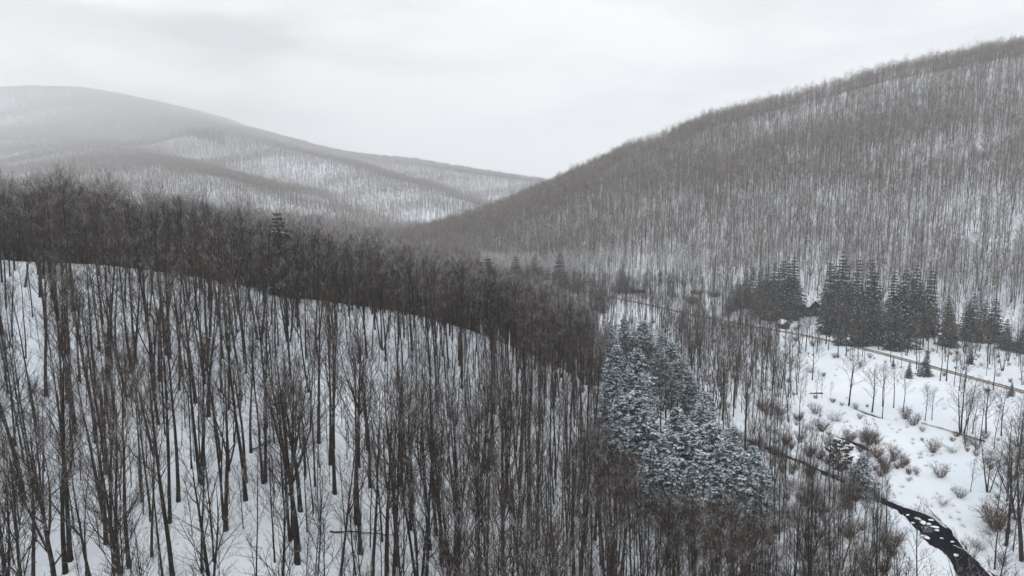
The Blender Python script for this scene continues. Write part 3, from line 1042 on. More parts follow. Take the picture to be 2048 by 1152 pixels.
for i, kw in enumerate([dict(H=20, R=.22, forks=1, t0=.34), dict(H=18, R=.17, forks=0, t0=.38), dict(H=21, R=.25, forks=2, t0=.36), dict(H=17, R=.15, forks=0, t0=.30)]):
    t, c_ = gen_tree(1500 + i, n1=24, n2=6, n3=5, n4=3, spread=.29, ang=(32, 62), tw=.012, **kw)
    crest_m.append(merge_mesh('crest_tree', [(t, M_BARK), (c_, M_CREST)]))
    if i == 1:
        snowy_crest = merge_mesh('snowy_crest_tree', [(t, M_BARK), (c_, M_TWIGSNOW)])
crest_m.append(snowy_crest)
sap_m = []
for i in range(5):
    t, c_ = gen_tree(2000 + i, H=7 + i * 0.8, R=.045 + .006 * i, forks=(1 if i % 2 else 0), t0=.18, n1=13, n2=5, n3=4, n4=2, spread=.24, tw=.007, ang=(25, 48))
    sap_m.append(merge_mesh('sapling', [(t, M_BARK), (c_, M_TWIG)]))
val_m, val_t, val_c = [], [], []
for i, kw in enumerate([dict(H=15, R=.17, forks=1, t0=.28, n1=20, spread=.30), dict(H=17, R=.14, forks=0, t0=.45, n1=15, spread=.2), dict(H=13, R=.10, forks=0, t0=.3, n1=14, spread=.22),
                        dict(H=16, R=.16, forks=0, t0=.35, n1=26, multi=3, spread=.26), dict(H=12, R=.11, forks=1, t0=.25, n1=15, spread=.3)]):
    t, c_ = gen_tree(3000 + i, n2=5, n3=5, n4=2, tw=.012, **kw)
    val_t.append(t.mesh('trunk', [M_BARK], True)); val_c.append(c_.mesh('crown', [M_TWIG]))
    val_m.append(merge_mesh('valley_tree', [(t, M_BARK), (c_, M_TWIG)]))
mid_m = []
for i in range(8):
    t, c_ = gen_tree(4000 + i, H=[18, 20, 16, 19, 17, 21, 18, 15][i], R=[.18, .2, .13, .16, .15, .21, .17, .12][i], forks=(1, 0, 0, 1)[i % 4], t0=[.42, .46, .4, .45, .40, .45, .36, .42][i], n1=15, n2=5, n3=4, n4=1, lod=1, tw=.017, spread=.28, ang=(34, 60), up1=.06, multi=2 if i == 6 else 1)
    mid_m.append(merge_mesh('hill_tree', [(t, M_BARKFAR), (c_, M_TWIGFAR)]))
for i in range(2):
    t, c_ = gen_tree(4100 + i, H=15 + i * 2, R=.17, forks=1, t0=.3, n1=15, n2=4, n3=4, n4=2, lod=1, tw=.03, spread=.27)
    mid_m.append(merge_mesh('snowy_hill_tree', [(t, M_BARKFAR), (c_, M_TWIGSNOW)]))
far_m = []
for i in range(5):
    T_, C2 = Geo(), Geo(); r = np.random.default_rng(500 + i)
    for k in range(5):
        t, c_ = gen_tree(5000 + i * 10 + k, H=r.uniform(15, 20), R=.25, forks=0, t0=.45, n1=11, n2=4, n3=2, lod=2, tw=.05, spread=.33, ang=(40, 70))
        dx, dy = r.uniform(-6.5, 6.5, 2)
        for g, G_ in ((t, T_), (c_, C2)):
            v, tt = g.arrays(); G_.add(v + [dx, dy, 0], tt)
    far_m.append(merge_mesh('tree_clump', [(T_, M_BARKFAR), (C2, M_RIMEHAZE)]))

# ------------------------------------------------------------------ leafless trees near the camera
HEMIMG = [(1190, 640), (1232, 612), (1300, 622), (1350, 660), (1398, 720), (1440, 780), (1490, 840), (1532, 920), (1535, 985), (1440, 1005), (1380, 990), (1310, 945), (1240, 900), (1205, 860), (1200, 760)]


def hem_cap(x, y, z, H):
    """only young growth stands in front of the hemlock stand: the share of its height each tree keeps"""
    f = np.ones(len(x))
    for t in np.linspace(0.0, 1.0, 13)[::-1]:
        a, b_ = project(x, y, z + H * t)
        zt = np.interp(b_ - 60, [630, 700, 800, 880, 940], [-34, -36.5, -38.5, -39.5, -40.5])
        Dh = np.where(b_ - 60 > 430, zt / np.minimum(slope_(b_ - 60.0), -0.02), 400)
        bad = inpoly(a, b_, HEMIMG) & (y < Dh + 4)
        f = np.where(bad, t - 0.09, f)
    return np.where(f < 0.22, 0.0, f)


X, Y = scatter(R_, -185, 100, 30, 330, 3.9)
keep = np.abs(X) < Y * 0.92 + 6
X, Y = X[keep], Y[keep]
Zg = ground(X, Y)
px, py = project(X, Y, Zg)
back = (1 - smooth(-4, 4, Zg - (ground(X, Y + 14) + 0.0)))   # uphill behind = front side of the spur
w = np.where(px < 850, 0.93, 1.0)
crestD = np.interp(X, [-90, -60, -30, -8, 10, 30], [150, 150, 152, 160, 178, 192])
spur = (Zg > -53.5)
w = np.where(spur & (Y > crestD + 4), 1.0, w)
w = np.where(spur & (Y < crestD + 1) & (Y > crestD - 22) & (px < 620), 0.8, w)
w = np.where(spur & (px > 850) & (Y < 150), 0.9, w)
w = np.where(inpoly(X, Y, GLADE), 0.28, w)
w = np.where(~spur, 0.5, w)
w = w * (0.78 + 0.9 * NZ(X, Y, 26.0, 2))
w = w * (1 - openness(X, Y))
# under the hemlocks only few
HEMPOLY = W([(1235, 800), (1330, 790), (1440, 880), (1530, 980), (1510, 1060), (1400, 1060), (1300, 1000)])
w = np.where(inpoly(X, Y, HEMPOLY), w * 0.25, w)
keep = (R_.random(len(X)) < w) & (Y < 300) & seen(X, Y, Zg, 24)
X, Y, Zg, px, py, spur = [a[keep] for a in (X, Y, Zg, px, py, spur)]
kind = R_.choice(10, len(X), p=[.26, .09, .22, .04, .04, .05, .13, .02, .11, .04])
kind = np.where(~spur, R_.choice([2, 6, 8, 6, 3], len(X)), kind)
scl = np.stack([R_.uniform(0.85, 1.15, len(X)), R_.uniform(0.82, 1.12, len(X))], 1)
scl = np.where(spur[:, None], scl, scl * 0.78)
scl = scl * np.where(Y > np.interp(X, [-90, -60, -30, -8, 10, 30], [150, 150, 152, 160, 178, 192]) + 3, 0.84, 1.0)[:, None]
rot = R_.uniform(0, 6.28, len(X))
Hs = np.array([k[1]['H'] for k in NEAR])[kind] * scl[:, 1]
hc = hem_cap(X, Y, Zg, Hs)
# the woods get lower where the ridge carries on down towards the valley
_ax, _ay = project(X, Y, Zg + Hs * 1.05)
_line = np.interp(px, [-100, 0, 150, 300, 450, 563, 700, 850, 1000, 1150, 1200], [350, 352, 350, 388, 418, 444, 478, 508, 545, 598, 625]) + R_.uniform(-14, 34, len(X))
_fac = np.clip((py - _line) / np.maximum(py - _ay, 1), 0.45, 1.0)
hc = np.where((Y > 118) & (hc > 0.95), _fac, hc)
kd_keep = (Y > 118) & (hc > 0.45)
kind = np.where((hc < 0.62) & ~kd_keep, 6, kind)
Hk = np.array([k[1]['H'] for k in NEAR])[kind]
s_ = np.where(hc < 1, np.minimum(Hs * hc / Hk, 1.1), scl[:, 1])
scl = np.stack([np.where(hc < 1, s_ * 1.05, scl[:, 0]), s_], 1)
kp = hc > 0
X, Y, Zg, px, py, spur, kind, scl, rot, Hs, hc = [a[kp] for a in (X, Y, Zg, px, py, spur, kind, scl, rot, Hs, hc)]
Hs = Hs * hc
tx, ty = project(X, Y, Zg + Hs)
vis = np.clip(np.minimum(py, 1152) - np.maximum(ty, 0), 0, None) * ((px > 8) & (px < 2040)) * (Y < 175)
vis = np.where(Hs > 0, vis, 0)

# lone trees of the valley meadow: foot x, foot y, height in photo pixels, valley look, label
LONE = [
    (1698, 811, 92, 0, 'biggest bare tree in the open meadow, standing on the dark brook bank'),
    (1744, 825, 84, 0, 'rounded bare tree on the brook bank just right of the biggest meadow tree'),
    (1765, 813, 72, 1, 'slim bare tree in the meadow, first of three behind the brook'),
    (1787, 816, 78, 1, 'slim bare tree in the meadow, middle of three behind the brook'),
    (1806, 824, 76, 1, 'slim bare tree in the meadow, last of three behind the brook'),
    (1661, 792, 26, 2, 'very small bare tree left of the biggest meadow tree'),
    (1850, 842, 66, 2, 'thin forked bare tree in the meadow near the fallen trunk end'),
    (1864, 840, 56, 4, 'short stout bare tree beside the thin forked one in the meadow'),
    (1923, 870, 112, 3, 'large many-stemmed bare tree clump by the fallen trunk in the meadow'),
    (1945, 868, 74, 2, 'leaning bare tree just right of the many-stemmed meadow clump'),
    (1972, 867, 92, 0, 'bushy bare tree in the meadow beneath the end of the road'),
    (2003, 872, 84, 4, 'crooked bare tree at the right end of the meadow'),
    (1976, 984, 100, 3, 'twin bare trunks rising from open snow right of the stream bend'),
    (1941, 984, 58, 2, 'small pale feathery bare tree alone on the open snow'),
    (2014, 1002, 150, 1, 'tall thin bare tree on the snow at the right edge'),
    (2036, 1040, 160, 3, 'tall many-stemmed bare tree crowding the right edge'),
    (2012, 1092, 180, 0, 'broad bare tree at the lower right edge above the stream'),
    (2044, 1120, 200, 3, 'dark cluster-stemmed bare tree at the lower right edge'),
    (1990, 1140, 120, 4, 'low bushy bare tree right of the stream at the bottom edge'),
    (2030, 960, 120, 0, 'grey bare tree at the right edge above the open snow'),
    (1624, 760, 76, 4, 'bushy bare tree at the left end of the open meadow'),
    (1594, 790, 70, 0, 'dense bare tree where the meadow meets the valley wood'),
    (1570, 770, 60, 4, 'bare tree over snow mounds near the start of the side stream'),
    (1652, 688, 92, 1, 'tall dark trunked bare tree crossing the road below the green house'),
    (1676, 716, 80, 1, 'slim bare tree on the road bank below the second spruce grove'),
    (1692, 712, 76, 1, 'slim bare tree on the road bank, the next one along'),
    (1833, 738, 72, 2, 'thin bare tree on the road bank above the meadow spruces'),
    (1757, 700, 70, 2, 'thin bare tree growing beside the road in front of the spruces'),
    (1786, 702, 76, 2, 'bare tree beside the road right in front of the largest spruce grove'),
    (1735, 694, 60, 4, 'bushy bare tree beside the road under the spruces'),
    (1880, 762, 74, 1, 'slim bare tree under the road, first of the right meadow group'),
    (1893, 762, 88, 1, 'taller slim bare tree under the road in the right meadow group'),
    (1918, 782, 70, 2, 'thin bare tree under the road, right one of its group'),
    (1986, 780, 78, 1, 'lone slim bare tree crossing the road near the right edge'),
    (1500, 775, 96, 1, 'tall slim bare tree in the thin valley wood above the hemlocks'),
    (1314, 846, 110, 1, 'tall slim bare tree in the brown gap of the hemlock stand, left one'),
    (1332, 850, 104, 0, 'bushy bare tree in the brown gap of the hemlock stand, right one'),
    (1322, 822, 100, 3, 'many-stemmed bare tree at the back of the brown gap in the hemlocks'),
    (1306, 806, 96, 2, 'thin bare tree at the upper end of the brown gap in the hemlocks'),
    (1340, 836, 90, 4, 'low bushy bare tree at the right side of the brown gap'),
    (1322, 872, 96, 0, 'bare tree at the lower end of the brown gap in the hemlocks'),
    (1617, 590, 60, 1, 'thin dark bare tree on the snow right behind the green house'),
    (1445, 840, 120, 0, 'rounded bare tree just above the hemlock stand'),
]
lone_xy = []
for k, (a, b_, hp, v, lab) in enumerate(LONE):
    q = hitg(a, b_)
    hh = hp / F * q[1] * 1.15
    e = place('bare_tree', lab, 'tree', q[0], q[1], k * 1.7, 'leafless trees')
    s = hh / [15, 17, 13, 16, 12][v]
    e.scale = (s * 1.4, s * 1.4, s)
    link('trunk', val_t[v], e); link('crown', val_c[v], e)
    lone_xy.append((q[0], q[1]))
n_ind = 300 - len(LONE)
order = np.argsort(-vis)
ind = order[:n_ind]; ind = ind[vis[ind] > 40]


def colname(p):
    for lim, nm in ((90, 'at the far left edge'), (230, 'near the left edge'), (380, 'left of the open glade'), (540, 'in the left third'), (700, 'left of the middle'), (860, 'left of centre'),
                    (1000, 'just left of centre'), (1140, 'right of centre'), (1290, 'below the hemlock stand'), (1500, 'below the frosty stand'), (1750, 'near the dark stream')):
        if p < lim:
            return nm
    return 'in the right corner'


def rowname(p):
    for lim, nm in ((590, 'on the crest line'), (680, 'just under the crest'), (780, 'high on near slope'), (900, 'midway down near slope'), (1030, 'low on near slope'), (1152, 'at slope bottom')):
        if p < lim:
            return nm
    return 'rooted below frame'


ORD = ['first', 'second', 'third', 'fourth', 'fifth', 'sixth', 'seventh', 'eighth', 'ninth', 'tenth', 'eleventh', 'twelfth']
groups = {}
for i in ind:
    groups.setdefault((NEAR[kind[i]][0], rowname(py[i]), colname(px[i])), []).append(i)
taken = np.zeros(len(X), bool); taken[ind] = True
for (look, rn, cn), ids in sorted(groups.items()):
    ids.sort(key=lambda i: px[i])
    for k, i in enumerate(ids):
        lab = f'{look} bare tree {rn}, {cn}' + ('' if len(ids) == 1 else f', {ORD[k]} from left')
        e = bpy.data.objects.new('bare_tree', None); COL.objects.link(e)
        e.location = (X[i], Y[i], Zg[i] - 0.05); e.rotation_euler = (0, 0, rot[i]); e.scale = (scl[i, 0], scl[i, 0], scl[i, 1])
        e['label'] = lab; e['category'] = 'tree'; e['group'] = 'leafless trees'
        link('trunk', near_t[kind[i]], e); link('crown', near_c[kind[i]], e)

# the rest of the near and valley trees: one object
crest_side = (Y > np.interp(X, [-90, -60, -30, -8, 10, 30], [150, 150, 152, 160, 178, 192]) + 2) & ~taken & spur & (hc > 0.40)
kind = np.where(crest_side, 20 + R_.choice(5, len(X), p=[.26, .24, .24, .2, .06]), kind)
rest = ~taken
xs, ys, zs, ks, ss, rs = [X[rest]], [Y[rest]], [Zg[rest]], [kind[rest]], [scl[rest]], [rot[rest]]
# more of the crest woods, behind the brow
X6, Y6 = scatter(R_, -170, 40, 150, 250, 4.4)
Z6 = ground(X6, Y6); p6, q6 = project(X6, Y6, Z6)
cd6 = np.interp(X6, [-90, -60, -30, -8, 10, 30], [150, 150, 152, 160, 178, 192])
kp = (Y6 > cd6 + 4) & (Y6 < cd6 + 60) & (Z6 > -54) & (np.abs(X6) < Y6 * .85 + 6) & (hem_cap(X6, Y6, Z6, np.full(len(X6), 17.0)) > .95)
X6, Y6, Z6, p6, q6 = [a[kp] for a in (X6, Y6, Z6, p6, q6)]
l6 = np.interp(p6, [-100, 0, 150, 300, 450, 563, 700, 850, 1000, 1150, 1200], [350, 352, 350, 388, 418, 444, 478, 508, 545, 598, 625]) + R_.uniform(-8, 40, len(X6))
h6 = np.clip((q6 - l6) / F * Y6, 5, 19)
u6 = h6 / 19.0
xs.append(X6); ys.append(Y6); zs.append(Z6); ks.append(20 + R_.choice(5, len(X6), p=[.26, .24, .24, .2, .06])); ss.append(np.stack([np.maximum(u6, .7), u6], 1)); rs.append(R_.uniform(0, 6.28, len(X6)))
# the denser, darker wood where the spur drops towards the hemlocks
X7, Y7 = scatter(R_, -25, 40, 62, 175, 3.6)
Z7 = ground(X7, Y7); p7, q7 = project(X7, Y7, Z7)
kp = (R_.random(len(X7)) < np.interp(p7, [780, 950, 1150, 1300], [0, .55, .8, .7])) & (Z7 > -54) & (openness(X7, Y7) < .5)
X7, Y7, Z7 = X7[kp], Y7[kp], Z7[kp]
k7 = R_.choice([2, 6, 8], len(X7), p=[.4, .3, .3]); H7 = np.array([18.0, 0, 13.0, 0, 16.0])[np.array([0, 0, 0, 0, 0, 0, 2, 0, 4])[k7]]
u7 = R_.uniform(.8, 1.1, len(X7)); c7 = hem_cap(X7, Y7, Z7, H7 * u7)
kp = c7 > .3
X7, Y7, Z7, k7, u7, c7 = [a[kp] for a in (X7, Y7, Z7, k7, u7, c7)]
xs.append(X7); ys.append(Y7); zs.append(Z7); ks.append(k7); ss.append(np.stack([u7 * np.maximum(c7, .6), u7 * c7], 1)); rs.append(R_.uniform(0, 6.28, len(X7)))
# saplings
X2, Y2 = scatter(R_, -150, 70, 40, 175, 3.6)
Z2 = ground(X2, Y2)
w2 = np.clip(0.70 + 1.3 * NZ2(X2, Y2, 18.0, 2), 0.05, 1) * np.where(np.abs(Y2 - np.interp(X2, [-90, -60, -30, -8, 10, 30], [150, 150, 152, 160, 178, 192])) < 7, 2.2, np.where(Y2 > 125, .55, 1)) * np.where((X2 > 8) & (Y2 < 130), 1.9, 1.0) * (1 - openness(X2, Y2)) * (1 - 0.8 * inpoly(X2, Y2, GLADE))
kp = (R_.random(len(X2)) < w2) & (np.abs(X2) < Y2 * 0.85 + 4) & (hem_cap(X2, Y2, Z2, np.full(len(X2), 7.0)) > 0.7)
X2, Y2, Z2 = X2[kp], Y2[kp], Z2[kp]
n2_ = len(X2)
xs.append(X2); ys.append(Y2); zs.append(Z2); ks.append(10 + R_.integers(0, 5, n2_)); u = R_.uniform(.7, 1.15, n2_); ss.append(np.stack([u, u], 1)); rs.append(R_.uniform(0, 6.28, n2_))
# valley woods
X3, Y3 = scatter(R_, -60, 330, 75, 470, 4.4)
Z3 = ground(X3, Y3)
px3, py3 = project(X3, Y3, Z3)
w3 = np.full(len(X3), 0.62) * (0.8 + 1.2 * NZ(X3, Y3, 20.0, 2))
w3 = np.where((px3 < 1600) & (py3 < 880), 0.95 + 0.5 * NZ(X3, Y3, 20.0, 2), w3)
w3 = np.where((px3 > 1560) & (py3 < 760) & (py3 > 640), 0.42, w3)
w3 = np.where((px3 > 1930) & (py3 > 880), 0.55, w3)
w3 = np.where((px3 > 1400) & (px3 < 1760) & (py3 > 900), 0.85, w3)
w3 = w3 * (1 - openness(X3, Y3))
for lx, ly in lone_xy:
    w3 = np.where(np.hypot(X3 - lx, Y3 - ly) < 4, 0, w3)
kp = (R_.random(len(X3)) < w3) & (Z3 < -52.0) & (np.abs(X3) < Y3 * 0.9 + 6) & (~inpoly(X3, Y3, HEMPOLY)) & seen(X3, Y3, Z3, 20) & ~((Y3 < 300) & (X3 < 100) & (Z3 > -53.5))
kp &= (px3 > 1000)
X3, Y3, Z3, px3, py3 = [a[kp] for a in (X3, Y3, Z3, px3, py3)]
n3_ = len(X3)
xs.append(X3); ys.append(Y3); zs.append(Z3); ks.append(15 + R_.choice(5, n3_, p=[.18, .34, .26, .06, .16]))
u = R_.uniform(.65, 1.1, n3_) * np.where((px3 < 1760) & (py3 > 880), 0.72, 1.0); u = u * np.maximum(hem_cap(X3, Y3, Z3, u * 15.0), 0.15); ss.append(np.stack([u, u], 1)); rs.append(R_.uniform(0, 6.28, n3_))
X_, Y_, Z_ = map(np.concatenate, (xs, ys, zs)); K_ = np.concatenate(ks); S_ = np.concatenate(ss); Q_ = np.concatenate(rs)
gn_stuff('leafless_woods', 'dense brown leafless woods covering the near spur and the valley floor', 'woods', near_m + sap_m + val_m + crest_m, X_, Y_, Z_ - 0.1, K_, S_, Q_)
print('near woods', len(X_), 'individual', len(ind) + len(LONE))

# hillside woods
Xh, Yh = scatter(R_, -900, 1000, 300, 1200, 3.85)
kp = (np.abs(Xh) < Yh * 0.84 + 10)
Xh, Yh = Xh[kp], Yh[kp]
Zh = ground(Xh, Yh)
pxh, pyh = project(Xh, Yh, Zh)
w = (0.92 + 0.8 * NZ(Xh, Yh, 45.0, 3)) * np.where(Zh > 25, .86, 1.08)
w = w * (1 - openness(Xh, Yh))
kp = (R_.random(len(Xh)) < w) & seen(Xh, Yh, Zh, 20) & ~((Yh < 470) & (pxh > 1000) & (Zh < -52.0) & (Xh < 330)) & ~((pxh < 1000) & (Yh < 330) & (Xh > -175))
Xh, Yh, Zh, pxh, pyh = [a[kp] for a in (Xh, Yh, Zh, pxh, pyh)]
kh = R_.integers(0, 8, len(Xh))
sn = (pyh > 540) & (pxh < 1420) & (pxh > 960) & (Yh > 380)
kh = np.where(sn & (R_.random(len(Xh)) < 0.8), R_.integers(8, 10, len(Xh)), kh)
kh = np.where(R_.random(len(Xh)) < 0.02, R_.integers(8, 10, len(Xh)), kh)
u = R_.uniform(.78, 1.10, len(Xh))
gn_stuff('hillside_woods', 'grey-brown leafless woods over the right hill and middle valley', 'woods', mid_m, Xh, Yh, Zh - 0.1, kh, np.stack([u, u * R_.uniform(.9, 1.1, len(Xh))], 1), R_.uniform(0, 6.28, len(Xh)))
print('hill', len(Xh))
# far woods in clumps
Xf, Yf = scatter(R_, -4600, 1400, 2650, 5600, 12.0)
kp = (np.abs(Xf) < Yf * 0.80 + 10)
Xf, Yf = Xf[kp], Yf[kp]
r_ = R_.random(len(Xf))
kp = (Yf < 2400) | (r_ < 0.72)
Xf, Yf = Xf[kp], Yf[kp]
Zf = ground(Xf, Yf)
kp = seen(Xf, Yf, Zf, 22) & (R_.random(len(Xf)) < np.where((Yf < 2700) & (Xf > -1150) & (np.abs(Xf) < Yf * .46), 0.58, 1.1) + 0.45 * NZ(Xf, Yf, 90.0, 3)) & (Zf > -400)
Xf, Yf, Zf = Xf[kp], Yf[kp], Zf[kp]
# follow the slope
ex = (ground(Xf + 5, Yf) - ground(Xf - 5, Yf)) / 10; ey = (ground(Xf, Yf + 5) - ground(Xf, Yf - 5)) / 10
tilt = np.stack([np.arctan(ey) * 0.6, -np.arctan(ex) * 0.6], 1)
u = R_.uniform(.8, 1.15, len(Xf)) * np.where(Yf > 2400, 1.22, 1.0)
gn_stuff('far_woods', 'hazy leafless woods over the far hills and the big mountain', 'woods', far_m, Xf, Yf, Zf - 1.0, R_.integers(0, 5, len(Xf)), np.stack([u, u], 1), R_.uniform(0, 6.28, len(Xf)), None)
print('far', len(Xf))
Xg, Yg = scatter(R_, -2200, 1000, 1190, 2680, 6.2)
kp = np.abs(Xg) < Yg * 0.79 + 10
Xg, Yg = Xg[kp], Yg[kp]
Zg_ = ground(Xg, Yg)
kp = seen(Xg, Yg, Zg_, 20) & (R_.random(len(Xg)) < np.where(Xg > -Yg * .36, .74, 1.0) + 0.5 * NZ(Xg, Yg, 90.0, 3))
Xg, Yg, Zg_ = Xg[kp], Yg[kp], Zg_[kp]
single, rime_haze = [], []  # second list: paler crowns, more frequent farther off and higher, as painted haze
for i in range(8):
    t, c_ = gen_tree(6000 + i, H=14 + i * .9, R=.26, forks=0, t0=.50, n1=10, n2=4, n3=2, lod=2, tw=.04, spread=.27, ang=(34, 62))
    single.append(merge_mesh('far_tree', [(t, M_BARKFAR), (c_, M_TWIGFAR)]))
    if i % 2:
        rime_haze.append(merge_mesh('rime_haze_far_tree', [(t, M_BARKFAR), (c_, M_RIMEHAZE)]))
u = R_.uniform(.8, 1.2, len(Xg))
gn_stuff('distant_woods', 'pale grey leafless woods over the middle spurs beyond the valley', 'woods', single + rime_haze, Xg, Yg, Zg_ - .3, np.where(R_.random(len(Xg)) < np.clip((Yg - 1750) / 900, 0, 1) * np.clip((Zg_ - 60) / 120, 0, 1), R_.integers(8, 12, len(Xg)), R_.integers(0, 8, len(Xg))), np.stack([u * 1.15, u], 1), R_.uniform(0, 6.28, len(Xg)))
print('distant', len(Xg))

# ------------------------------------------------------------------ evergreens
hem = [gen_conifer(7000 + i, 15.0, (9.8, 8.6, 10.8, 9.0, 10.0, 8.0)[i], 'hemlock', 1.9, 0.27, 0.06) for i in range(6)]
hem_t = [a.mesh('trunk', [M_BARK], True) for a, _ in hem]; hem_c = [b_.mesh('foliage', [M_HEM]) for _, b_ in hem]
spr = [gen_conifer(7100 + i, 20.0, w_, 'spruce', 1.1, 0.42, 0.07) for i, w_ in enumerate((11.0, 10.0, 12.0, 9.0))]
spr_t = [a.mesh('trunk', [M_BARK], True) for a, _ in spr]; spr_c = [b_.mesh('foliage', [M_SPR]) for _, b_ in spr]
pin = [gen_conifer(7200 + i, 12.0, 7.0, 'pine', 1.6, 0.36, 0.3) for i in range(1)]
pin_t = [a.mesh('trunk', [M_BARK], True) for a, _ in pin]; pin_c = [b_.mesh('foliage', [M_PINE]) for _, b_ in pin]


def evergreen(name, lab, x, y, H, wf, k, fam, group, rz):
    T_, C_, H0 = {'hemlock': (hem_t, hem_c, 15.0), 'spruce': (spr_t, spr_c, 20.0), 'pine': (pin_t, pin_c, 12.0)}[fam]
    k = k % len(T_)
    e = place(name, lab, 'tree', x, y, rz, group)
    s = H / H0; e.scale = (s * wf, s * wf, s)
    link('trunk', T_[k], e); link('foliage', C_[k], e)
    return e


# hemlock stand: top x, top y, height, width factor, label
HEM = [(1218, 640, 17, 1.0, 'uppermost hemlock at the left corner of the snowy stand'), (1250, 628, 18, 1.1, 'highest hemlock of the stand'),
       (1288, 636, 17, 1.2, 'broad hemlock right of the highest one'), (1324, 658, 15, 1.1, 'hemlock on the right shoulder of the stand'), (1206, 684, 12, .9, 'small hemlock on the upper left rim against brown trees'),
       (1236, 682, 16, 1.1, 'snow-dusted hemlock in the upper part, left side'), (1276, 690, 17, 1.2, 'greenish hemlock in the upper part of the stand'), (1322, 692, 15, 1.2, 'hemlock below the right shoulder'),
       (1226, 728, 14, .8, 'narrow hemlock on the left rim of the stand'), (1284, 742, 15, .75, 'narrow pointed hemlock left of the brown gap'), (1362, 712, 15, 1.35, 'large dark hemlock on the right rim'),
       (1388, 758, 12, 1.2, 'dark hemlock stepping down the right rim'), (1240, 782, 15, 1.1, 'frosty hemlock beside the dark trunks on the left rim'), (1276, 772, 18, 1.4, 'biggest frosty hemlock, left of centre in the stand'),
       (1306, 828, 13, 1.1, 'frosty hemlock tucked under the biggest one'), (1256, 846, 12, 1.1, 'hemlock at the lower left rim of the stand'), (1356, 806, 16, 1.2, 'hemlock in the middle of the stand under the brown gap'),
       (1404, 800, 14, 1.1, 'hemlock in the middle of the right rim'), (1338, 850, 15, 1.2, 'pale hemlock in the lower middle of the stand'), (1382, 842, 16, 1.3, 'wide pale hemlock in the lower middle of the stand'),
       (1428, 836, 15, 1.2, 'hemlock on the lower right rim'), (1300, 886, 12, 1.2, 'shaded hemlock at the lower left edge'), (1346, 904, 13, 1.2, 'shaded hemlock of the lowest row, left'),
       (1404, 890, 15, 1.2, 'hemlock of the lowest row, middle'), (1452, 868, 15, 1.25, 'snowy hemlock of the lowest row near the stream'), (1490, 898, 13, 1.1, 'last hemlock at the tip near the stream'),
       (1342, 678, 16, 1.1, 'hemlock just under the right shoulder of the stand'), (1374, 728, 15, 1.1, 'frosty hemlock between two dark ones on the right rim'), (1414, 776, 14, 1.2, 'wide hemlock on the right rim above the wood edge'),
       (1470, 842, 13, 1.2, 'hemlock of the right rim close to the stream'), (1508, 886, 12, 1.1, 'outermost hemlock on the stream side of the stand'),
       (1440, 930, 11, 1.2, 'low hemlock beneath the tip of the stand'), (1394, 944, 10, 1.1, 'lowest hemlock, half hidden by brown branches')]
r = np.random.default_rng(77)
for k, (a, b_, H, wf, lab) in enumerate(HEM):
    D = 180.0
    for _ in range(12):
        x = P(a, b_, D)[0]
        D = 0.5 * D + 0.5 * min(260.0, max(80.0, (g1(x, D) + H) / float(slope_(b_))))
    x, y, z = P(a, b_, D)
    H = min(max(z - g1(x, y), 8), 21)
    evergreen('hemlock', lab, x, y, H, wf * r.uniform(1.05, 1.25), k, 'hemlock', 'snow-dusted hemlocks on the nose of the spur', r.uniform(0, 6.28))

